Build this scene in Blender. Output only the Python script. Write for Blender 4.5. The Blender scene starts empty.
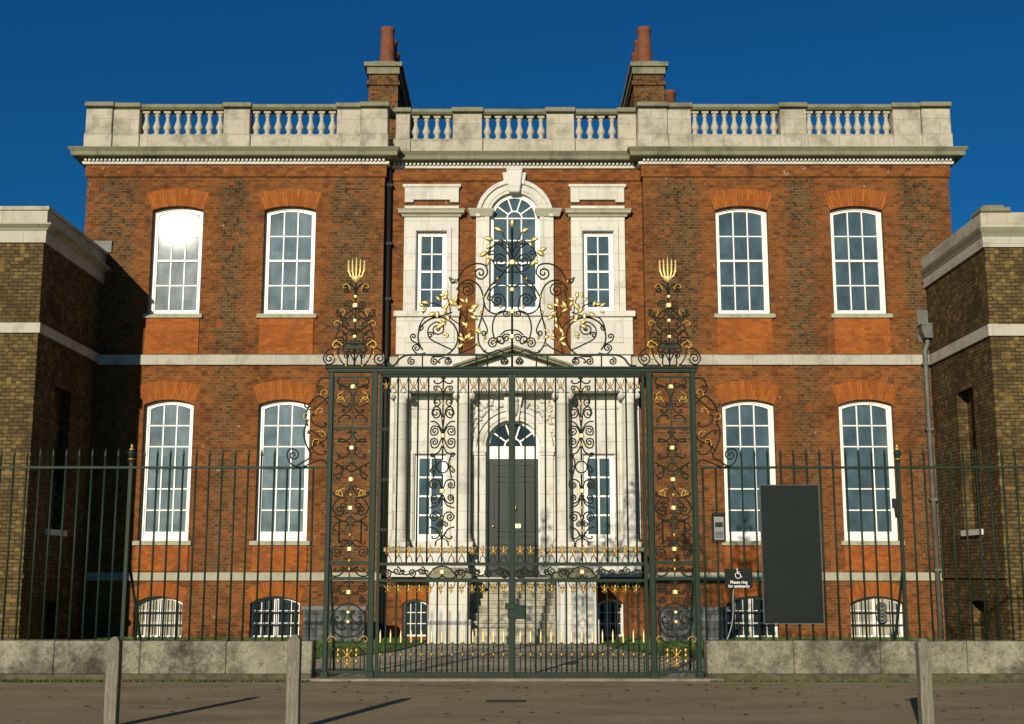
import bpy, math, random
from mathutils import Vector, Matrix
random.seed(7)
C = bpy.data.collections.new("place"); bpy.context.scene.collection.children.link(C)
S = bpy.context.scene
R = math.radians
PI = math.pi

# ------------------------------------------------------------ camera / light
EYE = 1.5
FPX = 1244.0
TILT = R(9.67)
cam_d = bpy.data.cameras.new("camera")
cam = bpy.data.objects.new("camera", cam_d); S.collection.objects.link(cam)
cam.location = (0, 0, EYE)
cam.rotation_euler = (PI/2 + TILT, 0, 0)
cam_d.sensor_fit = 'HORIZONTAL'; cam_d.sensor_width = 36; cam_d.lens = FPX/1024*36
cam_d.clip_end = 3000; cam_d.clip_start = .1
S.camera = cam

SUN_AZ, SUN_EL = R(15.6), R(15.4)      # sun stands behind the camera, to the left
W = bpy.data.worlds.new("World"); S.world = W; W.use_nodes = True
wn = W.node_tree.nodes; wl = W.node_tree.links
bg = wn['Background']
sky = wn.new('ShaderNodeTexSky'); sky.sky_type = 'NISHITA'; sky.sun_disc = False
sky.sun_elevation = SUN_EL; sky.sun_rotation = PI + SUN_AZ
sky.altitude = 0; sky.air_density = 1.0; sky.dust_density = 0.6; sky.ozone_density = 3.0
tint = wn.new('ShaderNodeMix'); tint.data_type = 'RGBA'; tint.blend_type = 'MULTIPLY'
tint.inputs[0].default_value = 1; tint.inputs[7].default_value = (.06, .44, .76, 1)
wl.new(sky.outputs[0], tint.inputs[6]); wl.new(tint.outputs[2], bg.inputs[0])
bg.inputs[1].default_value = 0.075
sun_d = bpy.data.lights.new("sun", 'SUN'); sun_d.energy = 4.9; sun_d.angle = R(.5); sun_d.color = (1, .90, .72)
sun = bpy.data.objects.new("sun", sun_d); S.collection.objects.link(sun)
dirv = Vector((math.sin(SUN_AZ)*math.cos(SUN_EL), math.cos(SUN_AZ)*math.cos(SUN_EL), -math.sin(SUN_EL)))
sun.rotation_euler = dirv.to_track_quat('-Z', 'Y').to_euler()
S.view_settings.view_transform = 'Standard'; S.view_settings.look = 'None'
S.view_settings.exposure = 0.0; S.view_settings.gamma = 1

# measured point of the photograph -> (X, Z) on a vertical plane at distance Y
def P(u, v, Y):
    w = 362-v; yd = FPX*math.cos(TILT)-w*math.sin(TILT); zd = FPX*math.sin(TILT)+w*math.cos(TILT)
    t = Y/yd
    return (u-512)*t, EYE+zd*t
def Zv(v, Y): return P(512, v, Y)[1]
def Xu(u, v, Y): return P(u, v, Y)[0]

# ------------------------------------------------------------ materials
def new_mat(name):
    m = bpy.data.materials.new(name); m.use_nodes = True
    nt = m.node_tree; b = nt.nodes['Principled BSDF']
    return m, nt, b
def N(nt, t, **k):
    n = nt.nodes.new(t)
    for a, v in k.items(): setattr(n, a, v)
    return n
def mixc(nt, fac, a, b, blend='MIX'):
    m = N(nt, 'ShaderNodeMix', data_type='RGBA', blend_type=blend)
    for i, x in ((0, fac), (6, a), (7, b)):
        if hasattr(x, 'links'): nt.links.new(x, m.inputs[i])
        elif i == 0: m.inputs[0].default_value = x
        else: m.inputs[i].default_value = (*x, 1) if len(x) == 3 else x
    return m.outputs[2]
def ramp(nt, src, p0, p1, c0=(0, 0, 0), c1=(1, 1, 1)):
    r = N(nt, 'ShaderNodeValToRGB'); r.color_ramp.elements[0].position = p0; r.color_ramp.elements[1].position = p1
    r.color_ramp.elements[0].color = (*c0, 1); r.color_ramp.elements[1].color = (*c1, 1)
    nt.links.new(src, r.inputs[0]); return r.outputs[0]
def coords(nt, scale=(1, 1, 1)):
    tc = N(nt, 'ShaderNodeTexCoord'); mp = N(nt, 'ShaderNodeMapping'); mp.inputs['Scale'].default_value = scale
    nt.links.new(tc.outputs['Object'], mp.inputs[0]); return mp.outputs[0]
def noise(nt, scale, detail=4, rough=.6, co=None, stretch=(1, 1, 1)):
    n = N(nt, 'ShaderNodeTexNoise'); n.inputs['Scale'].default_value = scale
    n.inputs['Detail'].default_value = detail; n.inputs['Roughness'].default_value = rough
    nt.links.new(co if co is not None else coords(nt, stretch), n.inputs['Vector']); return n.outputs[0]
def bump(nt, b, src, strength=.3, dist=.01):
    n = N(nt, 'ShaderNodeBump'); n.inputs['Strength'].default_value = strength; n.inputs['Distance'].default_value = dist
    nt.links.new(src, n.inputs['Height']); nt.links.new(n.outputs[0], b.inputs['Normal'])
def plain(name, col, rough=.6, metal=0, spec=.5, var=.12, scale=6, bmp=0):
    m, nt, b = new_mat(name)
    n = noise(nt, scale)
    c = mixc(nt, ramp(nt, n, .3, .7), tuple(x*(1-var) for x in col), tuple(min(1, x*(1+var)) for x in col))
    nt.links.new(c, b.inputs['Base Color'])
    b.inputs['Roughness'].default_value = rough; b.inputs['Metallic'].default_value = metal
    b.inputs['Specular IOR Level'].default_value = spec
    if bmp: bump(nt, b, noise(nt, scale*4), bmp, .01)
    return m

def brick_vec(nt):
    tc = N(nt, 'ShaderNodeTexCoord'); sp = N(nt, 'ShaderNodeSeparateXYZ'); nt.links.new(tc.outputs['Object'], sp.inputs[0])
    ad = N(nt, 'ShaderNodeMath', operation='ADD'); nt.links.new(sp.outputs[0], ad.inputs[0]); nt.links.new(sp.outputs[1], ad.inputs[1])
    cb = N(nt, 'ShaderNodeCombineXYZ'); nt.links.new(ad.outputs[0], cb.inputs[0]); nt.links.new(sp.outputs[2], cb.inputs[1])
    return cb.outputs[0]
def brick_tex(nt, vec, c1, c2, mortar, bw=.225, rh=.075, ms=.006):
    t = N(nt, 'ShaderNodeTexBrick'); nt.links.new(vec, t.inputs['Vector'])
    t.inputs['Scale'].default_value = 1; t.inputs['Mortar Size'].default_value = ms
    t.inputs['Brick Width'].default_value = bw; t.inputs['Row Height'].default_value = rh
    t.inputs['Mortar Smooth'].default_value = .3
    for k, v in (('Color1', c1), ('Color2', c2), ('Mortar', mortar)): t.inputs[k].default_value = (*v, 1)
    return t
def cell_noise(nt, vec, bw, rh, seed=0):
    # one random value for each brick-sized cell (snapped coordinates into white noise)
    sc = N(nt, 'ShaderNodeVectorMath', operation='DIVIDE'); sc.inputs[1].default_value = (bw, rh, 1); nt.links.new(vec, sc.inputs[0])
    fl = N(nt, 'ShaderNodeVectorMath', operation='FLOOR'); nt.links.new(sc.outputs[0], fl.inputs[0])
    ad = N(nt, 'ShaderNodeVectorMath', operation='ADD'); ad.inputs[1].default_value = (seed, seed*2.3, .5); nt.links.new(fl.outputs[0], ad.inputs[0])
    w = N(nt, 'ShaderNodeTexWhiteNoise', noise_dimensions='3D'); nt.links.new(ad.outputs[0], w.inputs['Vector'])
    return w.outputs['Value']
def brick_mat(name, red_attr=True, kind='house', dark=1.0):
    m, nt, b = new_mat(name); v = brick_vec(nt)
    mort = (.30, .21, .12)
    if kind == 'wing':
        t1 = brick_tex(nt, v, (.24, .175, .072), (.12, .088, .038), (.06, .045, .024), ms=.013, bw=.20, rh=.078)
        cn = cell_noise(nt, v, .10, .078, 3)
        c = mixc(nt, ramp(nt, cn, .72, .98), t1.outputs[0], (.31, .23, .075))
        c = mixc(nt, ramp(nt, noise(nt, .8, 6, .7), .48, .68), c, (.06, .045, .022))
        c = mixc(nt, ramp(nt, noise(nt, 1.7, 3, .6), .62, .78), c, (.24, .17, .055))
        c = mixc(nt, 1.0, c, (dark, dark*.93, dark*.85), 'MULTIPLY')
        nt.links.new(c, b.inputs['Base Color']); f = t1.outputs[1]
    else:
        red = brick_tex(nt, v, (.270, .086, .019), (.175, .057, .015), (.25, .125, .048), ms=.007, bw=.155, rh=.070)
        stock = brick_tex(nt, v, (.150, .078, .029), (.070, .038, .016), (.20, .120, .055), ms=.009, bw=.155, rh=.070)
        cn = cell_noise(nt, v, .0775, .070, 9)
        s2 = mixc(nt, ramp(nt, cn, .80, 1.0), stock.outputs[0], (.050, .032, .018))
        cn2 = cell_noise(nt, v, .155, .070, 21)
        s2 = mixc(nt, ramp(nt, cn2, .86, .97), s2, (.26, .078, .022))
        r2 = mixc(nt, ramp(nt, cell_noise(nt, v, .155, .070, 5), .66, 1.0), red.outputs[0], (.12, .045, .018))
        if red_attr:
            at = N(nt, 'ShaderNodeAttribute', attribute_name='red')
            n = noise(nt, 3.0, 5, .7)
            ad = N(nt, 'ShaderNodeMath', operation='ADD'); nt.links.new(at.outputs['Fac'], ad.inputs[0])
            sb = N(nt, 'ShaderNodeMath', operation='MULTIPLY_ADD'); nt.links.new(n, sb.inputs[0]); sb.inputs[1].default_value = 1.0; sb.inputs[2].default_value = -.5
            nt.links.new(sb.outputs[0], ad.inputs[1])
            c = mixc(nt, ramp(nt, ad.outputs[0], .15, .95), s2, r2)
        else: c = r2
        # weathering: soot patches with shapes of their own
        c = mixc(nt, ramp(nt, noise(nt, .7, 9, .78), .48, .72), c, mixc(nt, 1.0, c, (.42, .40, .38), 'MULTIPLY'))
        c = mixc(nt, ramp(nt, noise(nt, 2.6, 8, .8, stretch=(1, 1, 1.6)), .50, .70), c, mixc(nt, 1.0, c, (.58, .52, .46), 'MULTIPLY'))
        c = mixc(nt, ramp(nt, noise(nt, 38, 3, .7), .35, .65), mixc(nt, 1.0, c, (.82, .82, .82), 'MULTIPLY'), c)
        c = mixc(nt, ramp(nt, noise(nt, 7, 3, .6, stretch=(1, 1, 1)), .66, .74), c, (.30, .22, .15))
        nt.links.new(c, b.inputs['Base Color']); f = red.outputs[1]
    inv = N(nt, 'ShaderNodeMath', operation='SUBTRACT'); inv.inputs[0].default_value = 1; nt.links.new(f, inv.inputs[1])
    bump(nt, b, inv.outputs[0], .5, .012)
    b.inputs['Roughness'].default_value = .9; b.inputs['Specular IOR Level'].default_value = .15
    return m
def rubbed_mat():
    m, nt, b = new_mat('rubbed_brick'); v = brick_vec(nt)
    t = brick_tex(nt, v, (.36, .105, .020), (.24, .062, .013), (.22, .09, .03), bw=.155, rh=.070, ms=.005)
    c = mixc(nt, ramp(nt, noise(nt, 2.2, 8, .75), .48, .70), t.outputs[0], (.15, .055, .02))
    nt.links.new(c, b.inputs['Base Color']); b.inputs['Roughness'].default_value = .9; b.inputs['Specular IOR Level'].default_value = .15
    return m
def arch_brick_mat():
    m, nt, b = new_mat('gauged_brick')
    tc = N(nt, 'ShaderNodeTexCoord'); sp = N(nt, 'ShaderNodeSeparateXYZ'); nt.links.new(tc.outputs['Object'], sp.inputs[0])
    a = N(nt, 'ShaderNodeMath', operation='ARCTAN2'); nt.links.new(sp.outputs[0], a.inputs[0]); nt.links.new(sp.outputs[2], a.inputs[1])
    ml = N(nt, 'ShaderNodeMath', operation='MULTIPLY'); nt.links.new(a.outputs[0], ml.inputs[0]); ml.inputs[1].default_value = 2.2
    cb = N(nt, 'ShaderNodeCombineXYZ'); nt.links.new(sp.outputs[2], cb.inputs[0]); nt.links.new(ml.outputs[0], cb.inputs[1])
    t = brick_tex(nt, cb.outputs[0], (.37, .112, .020), (.24, .068, .013), (.12, .048, .016), bw=.3, rh=.068, ms=.006)
    c = mixc(nt, ramp(nt, noise(nt, 2.5, 5, .7), .5, .75), t.outputs[0], (.22, .07, .03))
    nt.links.new(c, b.inputs['Base Color']); b.inputs['Roughness'].default_value = .9; b.inputs['Specular IOR Level'].default_value = .15
    return m
def stone_mat(name, col, dirt, amount=.5, scale=1.6, joints=True):
    m, nt, b = new_mat(name)
    n = noise(nt, scale, 8, .7)
    c = mixc(nt, ramp(nt, n, amount, amount+.22), col, dirt)
    streak = noise(nt, 2.2, 6, .7, stretch=(3, 3, .35))
    c = mixc(nt, ramp(nt, streak, .55, .75), c, tuple((x+y)/2 for x, y in zip(col, dirt)))
    c = mixc(nt, ramp(nt, noise(nt, 26, 4, .7), .62, .75), c, tuple(x*.6 for x in dirt))
    c = mixc(nt, ramp(nt, noise(nt, 5.5, 9, .8, stretch=(1.6, 1.6, .8)), .58, .74), c, tuple(x*.8 for x in dirt))
    if joints:
        t = brick_tex(nt, brick_vec(nt), (1, 1, 1), (.90, .90, .88), (.55, .5, .45), bw=.95, rh=.42, ms=.006)
        c = mixc(nt, 1.0, c, t.outputs[0], 'MULTIPLY')
    nt.links.new(c, b.inputs['Base Color']); b.inputs['Roughness'].default_value = .85; b.inputs['Specular IOR Level'].default_value = .2
    bump(nt, b, noise(nt, 30, 5, .7), .25, .006)
    return m
def glass_mat(name, col, rough):
    m, nt, b = new_mat(name)
    v = brick_vec(nt)
    cn = cell_noise(nt, v, .41, .40, hash(name) % 7 if False else len(name))
    n = noise(nt, 1.6, 4, .6, stretch=(1.2, 1, .7))
    c = mixc(nt, ramp(nt, n, .32, .68), tuple(x*.62 for x in col), tuple(x*1.3 for x in col))
    c = mixc(nt, cn, c, mixc(nt, 1.0, c, (1.35, 1.28, 1.2), 'MULTIPLY'))
    nt.links.new(c, b.inputs['Base Color'])
    b.inputs['Roughness'].default_value = rough; b.inputs['Specular IOR Level'].default_value = .3
    bump(nt, b, noise(nt, 3.5, 2, .5), .015, .01)
    return m
def iron_mat(name, col, rust=True):
    m, nt, b = new_mat(name)
    c = mixc(nt, ramp(nt, noise(nt, 5, 6, .7), .55, .75), col, tuple(x*.6 for x in col))
    if rust: c = mixc(nt, ramp(nt, noise(nt, 17, 5, .7), .66, .76), c, (.10, .055, .03))
    nt.links.new(c, b.inputs['Base Color']); b.inputs['Roughness'].default_value = .55; b.inputs['Specular IOR Level'].default_value = .18
    bump(nt, b, noise(nt, 60, 3, .6), .2, .003)
    return m
M = {}
M['brick'] = brick_mat('house_brick')
M['brickred'] = brick_mat('red_brick', red_attr=False)
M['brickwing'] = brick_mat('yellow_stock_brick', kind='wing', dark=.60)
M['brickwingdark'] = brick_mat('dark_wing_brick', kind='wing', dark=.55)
M['arch'] = arch_brick_mat()
M['rubbed'] = rubbed_mat()
M['stone'] = stone_mat('clean_stone', (.63, .605, .54), (.38, .35, .29), .52)
M['parapet'] = stone_mat('parapet_stone', (.45, .41, .32), (.19, .18, .13), .47)
M['course'] = stone_mat('grey_stone_course', (.44, .41, .34), (.24, .22, .17), .50)
M['coping'] = stone_mat('mossy_coping', (.22, .215, .14), (.09, .095, .055), .50)
M['ledge'] = stone_mat('grey_ledge', (.36, .34, .25), (.16, .155, .10), .52, joints=False)
M['white'] = plain('white_paint', (.80, .78, .72), .45, var=.04)
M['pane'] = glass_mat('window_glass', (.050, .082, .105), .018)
M['paneskysheen'] = glass_mat('glass_before_blind', (.115, .155, .18), .022)  # paler base colour stands in for bright sky reflected in the left panes
M['paneglare'] = glass_mat('old_hazy_glass', (.19, .22, .235), .025)  # palest pane: hazy sheen of the sun glare painted into its colour
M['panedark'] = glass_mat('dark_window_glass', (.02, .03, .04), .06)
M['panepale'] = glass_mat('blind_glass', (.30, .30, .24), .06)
M['iron'] = iron_mat('green_iron', (.012, .028, .018))
M['irondark'] = iron_mat('dark_scroll_iron', (.012, .015, .009))
M['black'] = plain('black_iron', (.012, .012, .013), .6, spec=.25)
M['gilt'] = plain('gilding', (.50, .31, .06), .45, metal=.7, var=.4, scale=30, bmp=.3)
M['giltbright'] = plain('bright_gilding', (1.0, .74, .30), .45, metal=.35, var=.1, scale=30, bmp=.3)
M['lead'] = plain('lead', (.10, .10, .09), .6, var=.25, scale=4)
M['terracotta'] = plain('terracotta', (.16, .050, .020), .85, var=.3, scale=5)
M['door'] = plain('door_paint', (.022, .027, .024), .5, spec=.3, var=.08)
M['board'] = plain('sign_board', (.006, .0105, .010), .6, spec=.18, var=.25, scale=1.5)
M['edge'] = plain('board_edge', (.05, .065, .06), .4)
M['letter'] = plain('sign_white', (.75, .75, .72), .6, var=0)
M['brass'] = plain('brass', (.75, .6, .3), .35, metal=.9)
M['steel'] = plain('steel', (.22, .22, .21), .4, metal=.4)

M['footing'] = plain('mossy_footing', (.075, .066, .034), .9, var=.5, scale=7, bmp=.5)
def timber_mat():
    m, nt, b = new_mat('weathered_timber')
    g = noise(nt, 9, 6, .7, stretch=(6, 6, .6))
    c = mixc(nt, ramp(nt, g, .3, .7), (.10, .088, .06), (.23, .21, .155))
    c = mixc(nt, ramp(nt, noise(nt, 3.5, 5, .7), .52, .72), c, (.10, .11, .035))
    c = mixc(nt, ramp(nt, noise(nt, 40, 2, .5, stretch=(5, 5, .5)), .60, .72), c, (.04, .035, .03))
    nt.links.new(c, b.inputs['Base Color']); b.inputs['Roughness'].default_value = .85
    bump(nt, b, g, .5, .01); return m
M['timber'] = timber_mat()
def asphalt_mat():
    m, nt, b = new_mat('asphalt')
    c = mixc(nt, ramp(nt, noise(nt, 90, 3, .7), .35, .7), (.27, .205, .115), (.44, .345, .21))
    c = mixc(nt, ramp(nt, noise(nt, .9, 9, .78, stretch=(.4, 1, 1)), .40, .66), c, mixc(nt, 1, c, (.60, .58, .55), 'MULTIPLY'))
    c = mixc(nt, ramp(nt, noise(nt, 4.3, 6, .75), .68, .74), c, (.05, .04, .03))
    c = mixc(nt, ramp(nt, noise(nt, 21, 3, .6), .71, .74), c, (.20, .15, .08))
    nt.links.new(c, b.inputs['Base Color']); b.inputs['Roughness'].default_value = .9; b.inputs['Specular IOR Level'].default_value = .2
    bump(nt, b, noise(nt, 60, 4, .7), .35, .012); return m
M['asphalt'] = asphalt_mat()
def paving_mat():
    m, nt, b = new_mat('stone_paving')
    tc = N(nt, 'ShaderNodeTexCoord')
    t = brick_tex(nt, tc.outputs['Object'], (.55, .48, .34), (.36, .32, .22), (.10, .09, .06), bw=.75, rh=.55, ms=.014)
    c = mixc(nt, ramp(nt, noise(nt, 3, 7, .7), .45, .7), t.outputs[0], (.19, .165, .11))
    nt.links.new(c, b.inputs['Base Color']); b.inputs['Roughness'].default_value = .9
    bump(nt, b, noise(nt, 20), .3, .01); return m
M['paving'] = paving_mat()
M['grass'] = plain('grass', (.075, .13, .024), .9, var=.4, scale=8, bmp=.6)
M['moss'] = plain('moss', (.075, .085, .025), .9, var=.5, scale=9, bmp=.5)
def concrete_mat():
    m, nt, b = new_mat('low_wall_stone')
    c = mixc(nt, ramp(nt, noise(nt, 2.2, 6, .7), .35, .7), (.30, .28, .20), (.17, .16, .11))
    c = mixc(nt, ramp(nt, noise(nt, 1.3, 9, .78, stretch=(1, 1, .9)), .45, .62), c, (.045, .042, .03))
    c = mixc(nt, ramp(nt, noise(nt, 5.5, 6, .75), .60, .70), c, (.36, .34, .27))
    c = mixc(nt, ramp(nt, noise(nt, 3.1, 5, .7), .60, .72), c, (.11, .12, .045))
    c = mixc(nt, ramp(nt, noise(nt, 24, 6, .8), .52, .66), c, (.07, .065, .045))
    nt.links.new(c, b.inputs['Base Color']); b.inputs['Roughness'].default_value = .9; b.inputs['Specular IOR Level'].default_value = .2
    bump(nt, b, noise(nt, 14, 7, .75), .6, .015); return m
M['lowwall'] = concrete_mat()
def mottled_mat():
    m, nt, b = new_mat('mottled_slate')
    c = mixc(nt, ramp(nt, noise(nt, 5, 7, .75), .40, .62), (.025, .028, .03), (.15, .155, .15))
    t = brick_tex(nt, brick_vec(nt), (1, 1, 1), (.6, .6, .6), (.35, .35, .35), bw=.36, rh=.16, ms=.012)
    c = mixc(nt, 1, c, t.outputs[0], 'MULTIPLY')
    nt.links.new(c, b.inputs['Base Color']); b.inputs['Roughness'].default_value = .7
    bump(nt, b, noise(nt, 9), .8, .03); return m
M['mottled'] = mottled_mat()

# ------------------------------------------------------------ mesh helpers
class MB:
    def __init__(s): s.v = []; s.f = []; s.m = []; s.smooth = []
    def add(s, vs, fs, mi=0, sm=False):
        o = len(s.v); s.v += [tuple(p) for p in vs]
        for f in fs: s.f.append(tuple(i+o for i in f)); s.m.append(mi); s.smooth.append(sm)
    def box(s, x0, x1, y0, y1, z0, z1, mi=0):
        vs = [(x, y, z) for z in (z0, z1) for y in (y0, y1) for x in (x0, x1)]
        s.add(vs, [(0, 2, 3, 1), (4, 5, 7, 6), (0, 1, 5, 4), (2, 6, 7, 3), (0, 4, 6, 2), (1, 3, 7, 5)], mi)
    def quad(s, a, b, c, d, mi=0): s.add([a, b, c, d], [(0, 1, 2, 3)], mi)
    def prism(s, poly, y0, y1, mi=0):           # polygon in x,z (counter-clockwise seen from -y)
        n = len(poly)
        s.add([(x, y0, z) for x, z in poly]+[(x, y1, z) for x, z in poly],
              [tuple(range(n)), tuple(range(2*n-1, n-1, -1))]+[(i, i+n, (i+1) % n+n, (i+1) % n) for i in range(n)], mi)
    def ring(s, A, B, y0, y1, mi=0, closed=True):   # frame between outline A (outer) and B (inner)
        n = len(A)
        vs = [(x, y0, z) for x, z in A]+[(x, y0, z) for x, z in B]+[(x, y1, z) for x, z in A]+[(x, y1, z) for x, z in B]
        fs = []
        for i in range(n if closed else n-1):
            j = (i+1) % n
            fs += [(i, j, n+j, n+i), (2*n+i, 3*n+i, 3*n+j, 2*n+j), (i, 2*n+i, 2*n+j, j), (n+i, n+j, 3*n+j, 3*n+i)]
        if not closed:
            fs += [(0, n, 3*n, 2*n), (n-1, 3*n-1, 4*n-1, 2*n-1)]
        s.add(vs, fs, mi)
    def tube(s, pts, r, n=6, mi=0, taper=None, cap=True, flat=1.0):
        pts = [Vector(p) for p in pts]; k = len(pts)
        if k < 2: return
        vs = []; up = None
        for i, p in enumerate(pts):
            t = (pts[min(i+1, k-1)]-pts[max(i-1, 0)])
            t = t.normalized() if t.length > 1e-9 else Vector((0, 0, 1))
            if up is None: up = Vector((0, 1, 0)) if abs(t.y) < .9 else Vector((1, 0, 0))
            a = t.cross(up).normalized(); b = a.cross(t).normalized(); up = b
            rr = r*(taper(i/(k-1)) if taper else 1)
            for j in range(n):
                q = 2*PI*(j+.5)/n
                vs.append(p+a*(math.cos(q)*rr)+b*(math.sin(q)*rr*flat))
        fs = [(i*n+j, i*n+(j+1) % n, (i+1)*n+(j+1) % n, (i+1)*n+j) for i in range(k-1) for j in range(n)]
        if cap: fs += [tuple(range(n-1, -1, -1)), tuple(range((k-1)*n, k*n))]
        s.add(vs, fs, mi, n > 4)
    def lathe(s, cx, cy, prof, n=16, mi=0, z0=0, sq=False):
        vs = []
        for r, z in prof:
            for j in range(n):
                q = 2*PI*(j+(.5 if sq else 0))/n
                vs.append((cx+math.cos(q)*r, cy+math.sin(q)*r, z0+z))
        k = len(prof)
        fs = [(i*n+j, i*n+(j+1) % n, (i+1)*n+(j+1) % n, (i+1)*n+j) for i in range(k-1) for j in range(n)]
        fs += [tuple(range(n-1, -1, -1)), tuple(range((k-1)*n, k*n))]
        s.add(vs, fs, mi, n > 6)
    def sweep(s, path, prof, mi=0, closed_prof=True):   # path: plan points; prof: (outward, z); outward = to the right of travel
        k = len(path); offs = []
        for i in range(k):
            ds = []
            if i > 0: ds.append((Vector(path[i])-Vector(path[i-1])).normalized())
            if i < k-1: ds.append((Vector(path[i+1])-Vector(path[i])).normalized())
            ns = [Vector((d.y, -d.x)) for d in ds]
            if len(ns) == 2:
                b = (ns[0]+ns[1]).normalized(); b = b/max(.2, b.dot(ns[0]))
            else: b = ns[0]
            offs.append(b)
        n = len(prof); vs = []
        for p, o in zip(path, offs):
            for d, z in prof: vs.append((p[0]+o.x*d, p[1]+o.y*d, z))
        fs = [(i*n+j, (i+1)*n+j, (i+1)*n+(j+1) % n, i*n+(j+1) % n) for i in range(k-1) for j in range(n if closed_prof else n-1)]
        if closed_prof: fs += [tuple(range(n)), tuple(range(k*n-1, (k-1)*n-1, -1))]
        s.add(vs, fs, mi)

def link(o, parent=None):
    C.objects.link(o)
    if parent is not None: o.parent = parent
    return o
WO = {}   # world origin of each object we make
def obj(name, mb, mats, parent=None, at=None, local=False, bev=0):
    """Link a builder as ONE mesh object. Geometry is in world coordinates unless local."""
    me = bpy.data.meshes.new(name)
    base = Vector(WO.get(parent.name, (0, 0, 0))) if parent is not None else Vector((0, 0, 0))
    org = Vector(at) if at is not None else base
    vs = mb.v if local else [(x-org.x, y-org.y, z-org.z) for x, y, z in mb.v]
    me.from_pydata(vs, [], mb.f)
    if not isinstance(mats, (list, tuple)): mats = [mats]
    for m in mats: me.materials.append(M[m] if isinstance(m, str) else m)
    me.polygons.foreach_set('material_index', mb.m)
    me.polygons.foreach_set('use_smooth', mb.smooth)
    me.update()
    o = bpy.data.objects.new(name, me); link(o, parent)
    o.location = org-base; WO[o.name] = tuple(org)
    if bev:
        b = o.modifiers.new('bevel', 'BEVEL'); b.width = bev; b.segments = 1; b.limit_method = 'ANGLE'; b.angle_limit = R(40)
    return o
def thing(name, label, cat, loc, group=None):
    o = bpy.data.objects.new(name, None); o.empty_display_size = .3
    link(o); o.location = loc; WO[o.name] = tuple(loc)
    o['label'] = label; o['category'] = cat
    if group: o['group'] = group
    return o
def tag(o, label, cat, group=None):
    o['label'] = label; o['category'] = cat
    if group: o['group'] = group
    return o
def inst(src, parent, loc, name=None, mirror=False, rot=None):
    """A copy of one part (shared mesh) at a world place."""
    o = src.copy(); C.objects.link(o); o.parent = parent
    b = Vector(WO.get(parent.name, (0, 0, 0))) if parent is not None else Vector((0, 0, 0))
    o.location = Vector(loc)-b; WO[o.name] = tuple(loc)
    if rot is not None: o.rotation_euler = rot
    return o

# ------------------------------------------------------------ ground
YG, YF, YC = 18.4, 29.4, 29.72
def struct(name, mb, mats): o = obj(name, mb, mats); o['kind'] = 'structure'; return o
g = MB(); g.quad((-400, -60, -.004), (400, -60, -.004), (400, 600, -.004), (-400, 600, -.004)); struct('ground', g, 'asphalt')
g = MB(); g.quad((-60, 18.15, 0), (60, 18.15, 0), (60, 44, 0), (-60, 44, 0)); struct('forecourt_paving', g, 'paving')
def lawn(sx):
    x0 = 1.9
    pts = [(1.95, 29.0), (1.95, 27.2), (2.3, 24.9), (3.0, 23.2), (4.2, 22.2), (6, 21.7), (9.6, 21.5), (9.6, 29.3)]
    pts = [(sx*x, y) for x, y in pts]
    if sx < 0: pts = pts[::-1]
    n = len(pts); m = MB()
    m.add([(x, y, .03) for x, y in pts]+[(x, y, -.003) for x, y in pts], [tuple(range(n))]+[(i, i+n, (i+1) % n+n, (i+1) % n) for i in range(n)])
    return m
def blades(name, pick, count, h, mat='grass', w=.012):
    m = MB()
    for _ in range(count):
        x, y, z = pick(); a = random.random()*PI; hh = h*random.uniform(.5, 1.2); dx, dy = math.cos(a)*w, math.sin(a)*w
        lx, ly = random.uniform(-.4, .4)*hh, random.uniform(-.4, .4)*hh
        m.add([(x-dx, y-dy, z), (x+dx, y+dy, z), (x+lx, y+ly, z+hh)], [(0, 1, 2)])
    o = obj(name, m, mat); o['kind'] = 'stuff'; return o
for sx in (-1, 1):
    struct('lawn', lawn(sx), 'grass')
    blades('grass', lambda: (sx*random.uniform(2.4, 9.5), random.uniform(24.9, 29.1), .028), 26000, .07)
g = MB(); g.box(-3.15, 3.0, 18.12, 18.62, 0, .035); M['sill'] = plain('worn_stone_sill', (.20, .17, .12), .9, var=.3, scale=5, bmp=.4); struct('gate_threshold', g, 'sill')
c_ = MB(); c_.box(-.24, .24, -.09, .09, 0, .006)
for i in range(7): c_.box(-.21+.06*i, -.18+.06*i, -.07, .07, .006, .01)
mx = (506-512)*.01245
tag(obj('drain_cover', c_, 'black', at=(mx, 15.35, .0), local=True), 'small dark iron drain cover set in the pavement before the gates', 'drain cover')

# ------------------------------------------------------------ main house
XL, XR = Xu(88, 170, YF), Xu(948, 170, YF)
XCL, XCR = -3.13, 3.22
Z_TOP = Zv(163, YF)
house = thing('mansion', 'symmetrical two storey red brick mansion with stone balustrade and pillared doorcase', 'mansion', (0, YF, 0))
def win_rect(ul, ur, vt, vb, Y):
    vm = (vt+vb)/2
    return Xu(ul, vm, Y), Xu(ur, vm, Y), Zv(vb, Y), Zv(vt, Y)
UP = [win_rect(a, b, 207, 315, YF+.1) for a, b in ((151.3, 202.3), (263.6, 315.2), (715.5, 768.3), (831, 884))]
LO = [win_rect(a, b, 400, 541, YF+.1) for a, b in ((142, 192), (257, 309), (722.6, 775.8), (840.3, 895))]
BA = [win_rect(a, b, 596, 641, YF+.1) for a, b in ((134.5, 183), (250.5, 300), (726, 778), (849.5, 903.5))]
BA = [(a, b, .05, d) for a, b, c, d in BA]
def redness(x, z, sec):
    if sec == 'c': return .95
    if z > Zv(178, YF): return .85
    r = .03 if z > Zv(365, YF) else (.32 if z > Zv(575, YF) else .60)
    for L in (UP, LO, BA):
        for a, b, c, d in L:
            if z > c-1.2 and z < d+.6 and a-.33 < x < b+.33: r = max(r, .82)
    if x < XL+.5 or x > XR-.5 or (XCL-.55 < x < XCR+.45): r = max(r, .60)
    return r
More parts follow.
